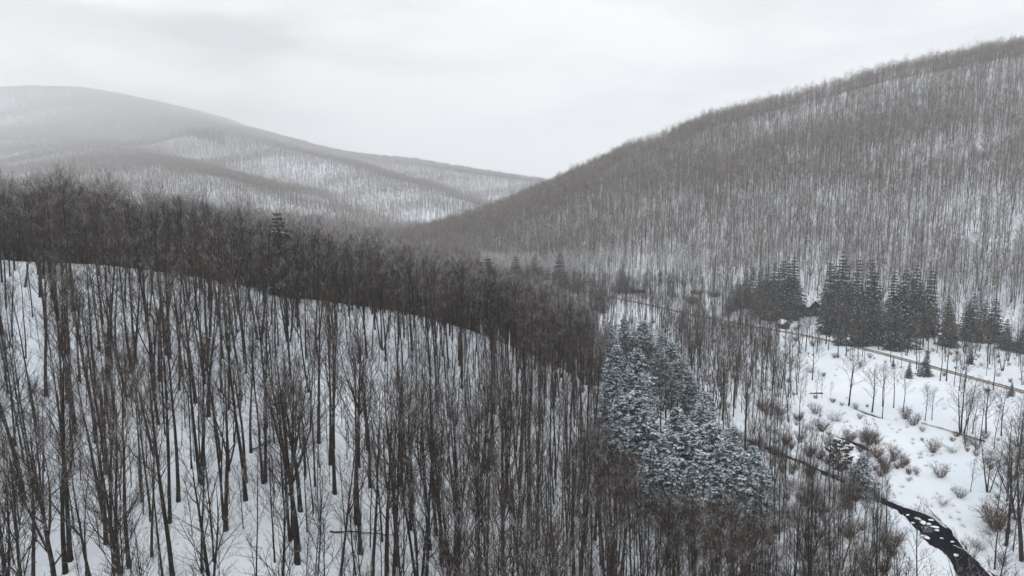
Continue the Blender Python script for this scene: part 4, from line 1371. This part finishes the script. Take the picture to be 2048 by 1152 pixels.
# spruces: top x, top y, foot y, width factor, label
SPR = [
    (1462, 566, 622, 1.0, 'dark spruce at the left end of the left grove'), (1474, 552, 618, .9, 'second dark spruce of the left grove'), (1490, 536, 616, 1.0, 'dark spruce left in the left grove'),
    (1503, 529, 610, .9, 'very dark spruce high in the left grove'), (1519, 533, 620, .9, 'spruce in the middle of the left grove'), (1533, 524, 618, 1.0, 'spruce in the middle of the left grove, a bit taller'),
    (1547, 521, 622, 1.0, 'frosty spruce right of the middle of the left grove'), (1561, 515, 622, 1.0, 'tall spruce in the right half of the left grove'), (1573, 520, 634, 1.1, 'broad spruce towards the right end of the left grove'),
    (1585, 508, 632, .9, 'tallest spruce of the left grove'), (1588, 548, 640, .7, 'spruce at the right end of the left grove next to the green house'), (1512, 570, 632, 1.0, 'front spruce of the left grove, left one'),
    (1535, 574, 640, 1.0, 'front spruce of the left grove, middle one'), (1554, 566, 642, 1.0, 'front spruce of the left grove, right one'), (1577, 585, 645, .8, 'small snowy spruce above the little roadside shed'),
    (1659, 519, 632, 1.1, 'spruce at the upper left of the middle grove'), (1680, 504, 640, 1.1, 'tallest and darkest spruce of the middle grove'), (1711, 514, 640, .9, 'slim spruce behind the middle grove'),
    (1737, 512, 640, .85, 'narrow pointed spruce behind the middle grove'), (1648, 560, 645, .75, 'spruce right beside the green house'), (1660, 572, 668, 1.1, 'layered snowy spruce in front on the left of the middle grove'),
    (1672, 556, 660, 1.0, 'spruce in the heart of the middle grove'), (1694, 562, 662, .9, 'greenish spruce in the middle grove'), (1716, 562, 668, 1.0, 'olive green spruce in the middle grove'),
    (1743, 538, 664, 1.1, 'broad dark spruce at the right of the middle grove'), (1730, 590, 690, 1.0, 'frosty spruce low in front of the middle grove'), (1681, 612, 690, 1.0, 'rounded snow-laden spruce near the road, left one'),
    (1712, 606, 692, 1.0, 'rounded snow-laden spruce near the road, right one'), (1752, 608, 690, .9, 'snowy spruce between the middle and right groves'), (1783, 538, 660, 1.0, 'spruce at the left of the right grove'),
    (1806, 532, 664, 1.0, 'spruce in the left half of the right grove'), (1800, 570, 694, 1.2, 'broad spruce with long snow-lined boughs in the right grove'), (1820, 552, 672, 1.0, 'spruce in the middle of the right grove'),
    (1827, 523, 660, .8, 'pointed dark topped spruce of the right grove'), (1838, 560, 670, 1.0, 'spruce right of the middle of the right grove'), (1856, 532, 672, .8, 'tall narrow spruce at the right end of the right grove'),
    (1788, 614, 700, 1.1, 'dark spruce low in the right grove above the road'), (1891, 588, 692, .9, 'lone tall spruce right of the right grove'), (1900, 612, 694, .9, 'frosted spruce leaning on the lone tall one'),
    (1944, 582, 676, .9, 'grey-green spruce left of the rounded pair'), (1935, 600, 680, 1.2, 'broad snowy spruce left of the rounded pair'), (1965, 596, 682, 1.3, 'rounded dark spruce, left of a pair'),
    (1984, 592, 684, 1.2, 'rounded dark spruce, right of a pair'), (2011, 634, 700, .9, 'small spruce right of the brown shed'), (2046, 640, 706, 1.1, 'dark spruce cut by the right edge of the photo'),
    (1851, 698, 752, 1.0, 'young snowy spruce just under the road in the meadow'), (1817, 722, 756, .9, 'small dense spruce in the meadow, left of the taller young one'), (1786, 714, 733, .8, 'tiny spruce on the road bank'),
    (2022, 762, 792, .8, 'small frosted spruce under the road near the right edge'), (1941, 692, 728, .8, 'small frosted spruce on the road bank far right'),
    (1120, 500, 578, 1.35, 'tall dark fir beside the small snowy roofed house'), (972, 508, 582, 1.5, 'dark fir poking above the brown crest woods'), (1031, 510, 580, 1.5, 'broad fir above the brown crest woods'),
    (1070, 506, 575, 1.2, 'frosty fir between the two dark valley firs'), (1148, 540, 585, 1.0, 'frosty fir right of the tall dark fir'), (1188, 556, 600, 1.1, 'pale snow-laden fir on the far road side'),
    (1201, 575, 625, 1.0, 'white frosted fir just behind the hemlock stand'), (1246, 538, 585, 1.9, 'wide snow-laden pine above the far end of the road'), (563, 416, 500, 1.35, 'single dark pine sticking out of the brown crest wood'),
]
for k, (a, b_, fy, wf, lab) in enumerate(SPR):
    if a == 563:
        x, y, _ = P(563, 600, 160); z = g1(x, y); D = 160; H = P(a, b_, D)[2] - z
    elif a == 972:
        x, y, _ = P(a, 600, 330); z = g1(x, y); H = P(a, b_, 330)[2] - z
    else:
        q = hitg(a, fy); x, y, z = q
        H = P(a, b_, y)[2] - z
    evergreen('spruce' if fy < 570 or a > 1300 else 'fir', lab, x, y, H, wf * (1.0 if H > 15 else 1.2), k, 'spruce', 'snow-dusted spruces and firs', k * 1.3)

q = hitg(1676, 962); evergreen('pine', 'round dark green pine on the stream bank', q[0], q[1], P(1676, 880, q[1])[2] - q[2], 1.15, 0, 'pine', None, 1.0)
q = hitg(1722, 992); evergreen('hemlock', 'drooping hemlock leaning over the stream beside the round pine', q[0], q[1], P(1722, 905, q[1])[2] - q[2], 1.2, 2, 'hemlock', None, 2.0)
# conifers along the shoulder of the big mountain: a far wood of its own
cm = [merge_mesh('far_conifer', [(a, M_BARKFAR), (b_, M_SPR)]) for a, b_ in [gen_conifer(7300, 18.0, 7, 'spruce', 0.25, 1.3, 0.05)]]
xs = []
r = np.random.default_rng(9)
for k in range(150):
    a = r.uniform(368, 450); b_ = 262 + (a - 368) * 0.25 + r.uniform(-9, 9)
    q = hit(a, b_, 1000)
    if q is not None and q[1] < 6000:
        xs.append(q)
xs = np.array(xs)
if len(xs):
    gn_stuff('far_conifers', 'dark band of conifers on the mountain shoulder', 'woods', cm, xs[:, 0], xs[:, 1], xs[:, 2], np.zeros(len(xs), int), np.full((len(xs), 2), 1.0) * r.uniform(.8, 1.3, (len(xs), 1)), r.uniform(0, 6.28, len(xs)))

# ------------------------------------------------------------------ shrubs, weeds
def gen_shrub(seed, H, W_, n=26, tw=.012, sub=6, flare=1.0):
    r = np.random.default_rng(seed); g, c2 = Geo(), Geo(); SB, ST = [], []
    for k in range(n):
        a = r.uniform(0, 6.28); s = r.uniform(0.1, 1) ** 0.6
        d = np.array([math.cos(a) * s * W_ / H * flare, math.sin(a) * s * W_ / H * flare, 1.0])
        q = stem(r, (math.cos(a) * .25 * s, math.sin(a) * .25 * s, -.1), d, H * r.uniform(.6, 1.05), 4, .05, .1)
        g.tube(q, np.linspace(.022, .006, 5), 3)
        for j in range(sub):
            p, dd_ = at_(q, r.uniform(.2, .95)); d3 = unit(dd_ + r.normal(0, .45, 3)); l_ = H * r.uniform(.15, .35)
            SB.append(p); ST.append(p + d3 * l_)
            for _ in range(3):
                e = unit(d3 + r.normal(0, .5, 3)); b0 = p + d3 * l_ * r.uniform(.1, .9)
                SB.append(b0); ST.append(b0 + e * l_ * .55)
    c2.spikes(np.array(SB), np.array(ST), tw)
    return g, c2


shp = {}
for nm, H, W_, n_, mat in (('grey', 2.6, 1.9, 34, M_SHRUB), ('brown', 2.2, 1.7, 46, M_BROWN), ('pale', 2.4, 2.2, 30, M_TWIGSNOW)):
    g, c2 = gen_shrub(hash(nm) % 97 if False else len(nm) * 7 + ord(nm[0]), H, W_, n_)
    shp[nm] = (g.mesh('stem', [mat]), c2.mesh('twigs', [mat]), merge_mesh('shrub_' + nm, [(g, mat), (c2, mat)]), H)
SHR = [
    (1866, 905, 38, 1.15, 'grey', 'vase-shaped dark brown bush right of the side stream'), (1880, 955, 36, 1.3, 'grey', 'wide pale bush left of the small feathery tree'),
    (1920, 996, 30, 1.2, 'grey', 'compact grey bush below the wide pale one'), (1770, 938, 42, .9, 'brown', 'rusty brown bush at the side stream, lowest one'), (1752, 916, 40, .9, 'brown', 'rusty brown bush at the side stream, middle one'),
    (1738, 890, 44, 1.0, 'brown', 'rusty brown bush at the side stream, topmost one'), (1805, 936, 34, .9, 'grey', 'small dark bush right of the rusty bushes'), (1668, 842, 30, 1.3, 'pale', 'round snowy bush between brook and side stream'),
    (1630, 828, 30, 1.1, 'grey', 'grey bush by the side stream under the meadow'), (1645, 862, 30, 1.2, 'brown', 'brown bush on the side stream bank'), (1700, 882, 26, 1.2, 'grey', 'low grey bush over the side stream'),
    (1560, 830, 34, 1.6, 'grey', 'spreading dark bush at the top of the side stream'), (1530, 822, 34, 1.4, 'brown', 'brown bush beside the spreading dark one'), (1596, 842, 26, 1.2, 'grey', 'bush overhanging the side stream near its top'),
    (1780, 1098, 56, 1.5, 'brown', 'dark rounded bush on the left bank at the stream bend'), (1700, 1075, 50, 1.3, 'brown', 'brown bush in the alder thicket left of the stream'),
    (1735, 1120, 50, 1.2, 'grey', 'grey bush at the bottom left of the stream'), (1765, 1146, 40, 1.2, 'brown', 'brown bush at the bottom edge left of the stream'), (1810, 838, 34, 1.0, 'grey', 'grey bush under the three slim meadow trees'),
    (1826, 852, 32, 1.3, 'grey', 'twiggy bush where the brook ends'), (1990, 1060, 70, 1.3, 'brown', 'brown bush at the foot of the right edge trees'), (1669, 716, 14, 1.4, 'grey', 'tiny dark bush on the bank under the road'),
    (1620, 745, 20, 1.3, 'pale', 'small snowy bush at the left meadow border'), (1906, 905, 22, 1.5, 'pale', 'faint pale bush above the wide pale bush'), (1885, 1010, 24, 1.3, 'pale', 'faint pale bush in the middle of the open snow'),
    (1855, 1070, 22, 1.3, 'pale', 'faint pale bush just above the stream'), (1960, 1100, 40, 1.2, 'pale', 'pale bush right of the stream near the bottom'), (1394, 590, 16, 1.8, 'brown', 'brown bush behind the tan cabin'),
    (1425, 594, 18, 2.0, 'brown', 'wide brown bush right of the tan cabin'),
]
for k, (a, b_, hp, wf, ty, lab) in enumerate(SHR):
    q = hitg(a, b_)
    e = place('shrub', lab, 'bush', q[0], q[1], k * 2.1, 'bare bushes in the valley')
    s = hp / F * q[1] / shp[ty][3] * .85; e.scale = (s * wf, s * wf, s)
    link('stems', shp[ty][0], e); link('twigs', shp[ty][1], e)
# thicket
X4, Y4 = scatter(R_, 20, 260, 75, 330, 2.9)
Z4 = ground(X4, Y4); px4, py4 = project(X4, Y4, Z4)
w4 = np.where((px4 > 1400) & (px4 < 1790) & (py4 > 880), .62, .16)
w4 = np.where((px4 > 1930) & (py4 > 880), .22, w4)
for pts, e_ in STREAMS[1:]:
    d, _ = polydist(X4, Y4, pts); w4 = np.where(d < 5.5, .45, w4)
w4 = w4 * (1.0 + 1.6 * NZ2(X4, Y4, 14.0, 2))
op = openness(X4, Y4)
d0, (sw, _, _) = polydist(X4, Y4, STREAMS[0][0]); d1_, _ = polydist(X4, Y4, STREAMS[1][0])
w4 = np.where((op > 0) & (d1_ > 5), w4 * .05, w4)
w4 = np.where((d0 < sw + 1.2) | (d1_ < 1.4), 0, w4)
dr_, _ = polydist(X4, Y4, ROADC); w4 = np.where(dr_ < 5, 0, w4)
for hx, hy, rad in HOUSE_XY:
    w4 = np.where(np.hypot(X4 - hx, Y4 - hy) < rad, 0, w4)
kp = (R_.random(len(X4)) < w4) & (Z4 < -50) & seen(X4, Y4, Z4, 4)
X4, Y4, Z4, px4, py4 = [a[kp] for a in (X4, Y4, Z4, px4, py4)]
u = R_.uniform(.45, 1.1, len(X4)) * np.where((px4 < 1790) & (py4 > 880), 1.25, .8)
gn_stuff('brush_thicket', 'low brown brush thicket along the streams and valley floor', 'brush', [shp[k][2] for k in ('grey', 'brown', 'pale')], X4, Y4, Z4, R_.choice(3, len(X4), p=[.45, .3, .25]), np.stack([u, u], 1), R_.uniform(0, 6.28, len(X4)))
# dry weeds standing out of the meadow snow
g = Geo(); r = np.random.default_rng(5); SB, ST = [], []
for k in range(60):
    a, s = r.uniform(0, 6.28), r.uniform(0, .5); b0 = np.array([math.cos(a) * s, math.sin(a) * s, -.05])
    SB.append(b0); ST.append(b0 + np.array([r.normal(0, .14), r.normal(0, .14), r.uniform(.4, .95)]))
g.spikes(np.array(SB), np.array(ST), .006); wg = merge_mesh('weed_tuft', [(g, M_GRASS)])
X5, Y5 = scatter(R_, 40, 200, 90, 260, 1.1)
px5, py5 = project(X5, Y5, np.full(len(X5), FLOOR))
w5 = np.clip(1.0 * (NZ(X5, Y5, 11.0, 3) - .30), 0, .12)
for cx, cy, rx, ry in ((1840, 1000, 60, 26), (1870, 1040, 50, 40), (1700, 850, 70, 22), (1760, 875, 60, 30), (1740, 1140, 60, 30), (1830, 905, 60, 30)):
    w5 = np.maximum(w5, .16 * np.exp(-((px5 - cx) / rx) ** 2 - ((py5 - cy) / ry) ** 2))
d0, (sw, _, _) = polydist(X5, Y5, STREAMS[0][0]); dr_, _ = polydist(X5, Y5, ROADC)
kp = (R_.random(len(X5)) < w5) & (px5 > 1560) & (px5 < 2040) & (d0 > sw + 1) & (dr_ > 4)
X5, Y5 = X5[kp], Y5[kp]; Z5 = ground(X5, Y5); u = R_.uniform(.6, 1.25, len(X5))
gn_stuff('dry_weeds', 'tan dry weeds poking through the meadow snow', 'weeds', [wg], X5, Y5, Z5, np.zeros(len(X5), int), np.stack([u, u], 1), R_.uniform(0, 6.28, len(X5)))

# ------------------------------------------------------------------ fallen trunks, ice, rocks
def log(lab, pts, r0, r1, branches=0, seed=1, name='fallen_trunk'):
    r = np.random.default_rng(seed)
    W3 = []
    for a, b_, up in pts:
        q = hitg(a, b_); W3.append((q[0], q[1], q[2] + up))
    W3 = np.array(W3); t = np.linspace(0, len(W3) - 1, 14)
    q = np.stack([np.interp(t, range(len(W3)), W3[:, k]) for k in range(3)], 1)
    q[1:-1] += r.normal(0, .05, (12, 3))
    o = q[0].copy(); e = bpy.data.objects.new(name, None); COL.objects.link(e); e.location = o; e['label'] = lab; e['category'] = 'log'
    g = Geo(); rad = np.linspace(r0, r1, 14); g.tube(q - o, rad, 8, True); part('trunk', g, M_BARK, e, None, True)
    g = Geo(); up = np.zeros((14, 3)); up[:, 2] = rad * .75
    g.tube(q - o + up, rad * .62 + .015, 6, True); part('snow_cover', g, M_ROOFSNOW, e, None, True)
    if branches:
        g = Geo()
        for k in range(branches):
            p, d = at_(q - o, r.uniform(.35, 1)); dd_ = perp_dir(r, d, math.radians(40), r.uniform(0, 6.28)); dd_[2] = abs(dd_[2]) * .7
            b_ = stem(r, p, dd_, r.uniform(.8, 2.6), 3, .02, .15); g.tube(b_, np.linspace(.05, .012, 4), 3)
        part('branches', g, M_TWIG, e)


log('long snow-topped trunk fallen across the open stream', [(1931, 1110, .5), (1900, 1064, .5), (1868, 1036, .7), (1846, 1018, 1.2)], .24, .06, 7, 3)
log('dark fallen trunk reaching the stream at the bottom right', [(1985, 1165, .6), (1955, 1132, .7), (1928, 1108, .8), (1905, 1101, .9)], .26, .05, 5, 4)
log('long dark trunk lying along the brook under the many-stemmed tree', [(1970, 886, .45), (1920, 870, .4), (1880, 858, .4), (1842, 848, .3)], .20, .08, 8, 5)
log('short log lying in the snow at the left end of the meadow', [(1646, 788, .3), (1620, 788, .3)], .28, .2, 0, 6)
for k, (a, b_, c_, d_, lab) in enumerate([
        (500, 905, 590, 860, 'snowy log lying on the near slope in the left third'), (1000, 960, 1110, 1040, 'long snow-lined log sloping down right of centre'),
        (660, 1065, 800, 1075, 'thin log across the snow low in the middle'),         (1340, 1120, 1420, 1080, 'snowy log under the hemlocks near the bottom')]):
    log(lab, [(a, b_, .2), ((a + c_) / 2, (b_ + d_) / 2, .35), (c_, d_, .2)], .13, .06, 4, 20 + k)


def mound(name, lab, cat, x, y, z, rx, ry, rz_, mat, seed, group, segs=14):
    r = np.random.default_rng(seed); V = [(0, 0, rz_)]; rings = 4
    wob = 1 + .22 * np.interp(np.arange(segs) / segs * 6, range(7), np.r_[(w_ := r.normal(0, 1, 6)), w_[:1]])
    for k in range(1, rings + 1):
        a = k / rings * math.pi / 2
        for j in range(segs):
            th = 2 * math.pi * j / segs; V.append((rx * wob[j] * math.sin(a) * math.cos(th), ry * wob[j] * math.sin(a) * math.sin(th), rz_ * math.cos(a) - (.25 if k == rings else 0)))
    T = [(0, 1 + j, 1 + (j + 1) % segs) for j in range(segs)]
    for k in range(rings - 1):
        for j in range(segs):
            a0, a1 = 1 + k * segs + j, 1 + k * segs + (j + 1) % segs; T += [(a0, a0 + segs, a1 + segs), (a0, a1 + segs, a1)]
    o = link(name, mk_mesh(name, V, T, [mat], None, True), None, label=lab, category=cat, group=group)
    o.location = (x, y, z); o.rotation_euler = (0, 0, r.uniform(0, 3))
    return o


WL = STREAMS[0][0][0, 4]
for k, (a, b_, s, lab) in enumerate([
        (1800, 1033, .85, 'oval snow pad in the stream below the round pine'), (1815, 1030, .5, 'little snow pad right of the oval one'), (1836, 1038, .8, 'snow pad along the far bank, upper one'), (1845, 1045, .9, 'wide snow pad in mid stream'),
        (1858, 1048, .6, 'snow pad left of the fallen trunk'), (1870, 1054, .7, 'snow pad touching the fallen trunk'), (1874, 1061, .55, 'small snow pad under the fallen trunk'), (1852, 1074, .95, 'biggest snow pad by the left bank'),
        (1884, 1077, .3, 'tiny snow pad alone in the dark water'), (1890, 1052, .6, 'snow pad right of the fallen trunk'), (1886, 1043, .5, 'snow pad by the right bank'), (1862, 1040, .5, 'small snow pad near the trunk tip'),
        (1826, 1046, .35, 'small dot of snow near the left bank'), (1905, 1084, .4, 'snow pad beneath the trunk middle'), (1912, 1110, .6, 'snow pad near the trunk foot')]):
    D = WL / float(slope_(b_)); x, y, z = P(a, b_, D)
    mound('snow_pad', lab, 'ice', x, y, WL + .02, s * .95, s * .62, .13, M_ROOFSNOW, 300 + k, 'snow pads in the stream')
for k, (a, b_, s, lab) in enumerate([
        (690, 372, 8, 'rock ledge on the middle spur, leftmost'), (716, 376, 9, 'rock ledge on the middle spur, second from left'), (742, 374, 7, 'rock ledge on the middle spur, left of the big one'), (768, 380, 10, 'biggest rock ledge on the middle spur'),
        (796, 379, 7, 'rock ledge on the middle spur, right of the big one'), (822, 386, 8, 'rock ledge on the middle spur, second from right'), (846, 392, 7, 'rock ledge on the middle spur, rightmost')]):
    q = hit(a, b_, 900)
    mound('rock_ledge', lab, 'rock', q[0], q[1], q[2] - 1, s, s * .5, s * .45, M_ROCK, 400 + k, 'rock ledges on the middle spur')

# ------------------------------------------------------------------ haze
g = Geo()
zlo = float(GZ.min()) - 1.0; zhi = float(GZ[rr < 9000].max()) + 35
g.box((-16000, -16000, zlo - 5), (16000, 16000, zhi))
mh = bpy.data.materials.new('haze'); mh.use_nodes = True; mh.node_tree.nodes.clear()
vo = mh.node_tree.nodes.new('ShaderNodeOutputMaterial'); pv = mh.node_tree.nodes.new('ShaderNodeVolumePrincipled')
pv.inputs['Color'].default_value = (0.97, 0.975, 0.985, 1); pv.inputs['Density'].default_value = HAZE
pv.inputs['Anisotropy'].default_value = 0.2
mh.node_tree.links.new(pv.outputs[0], vo.inputs['Volume'])
hz = part('haze', g, mh, None); hz['kind'] = 'stuff'; hz['label'] = 'pale winter haze filling the valley'; hz['category'] = 'haze'
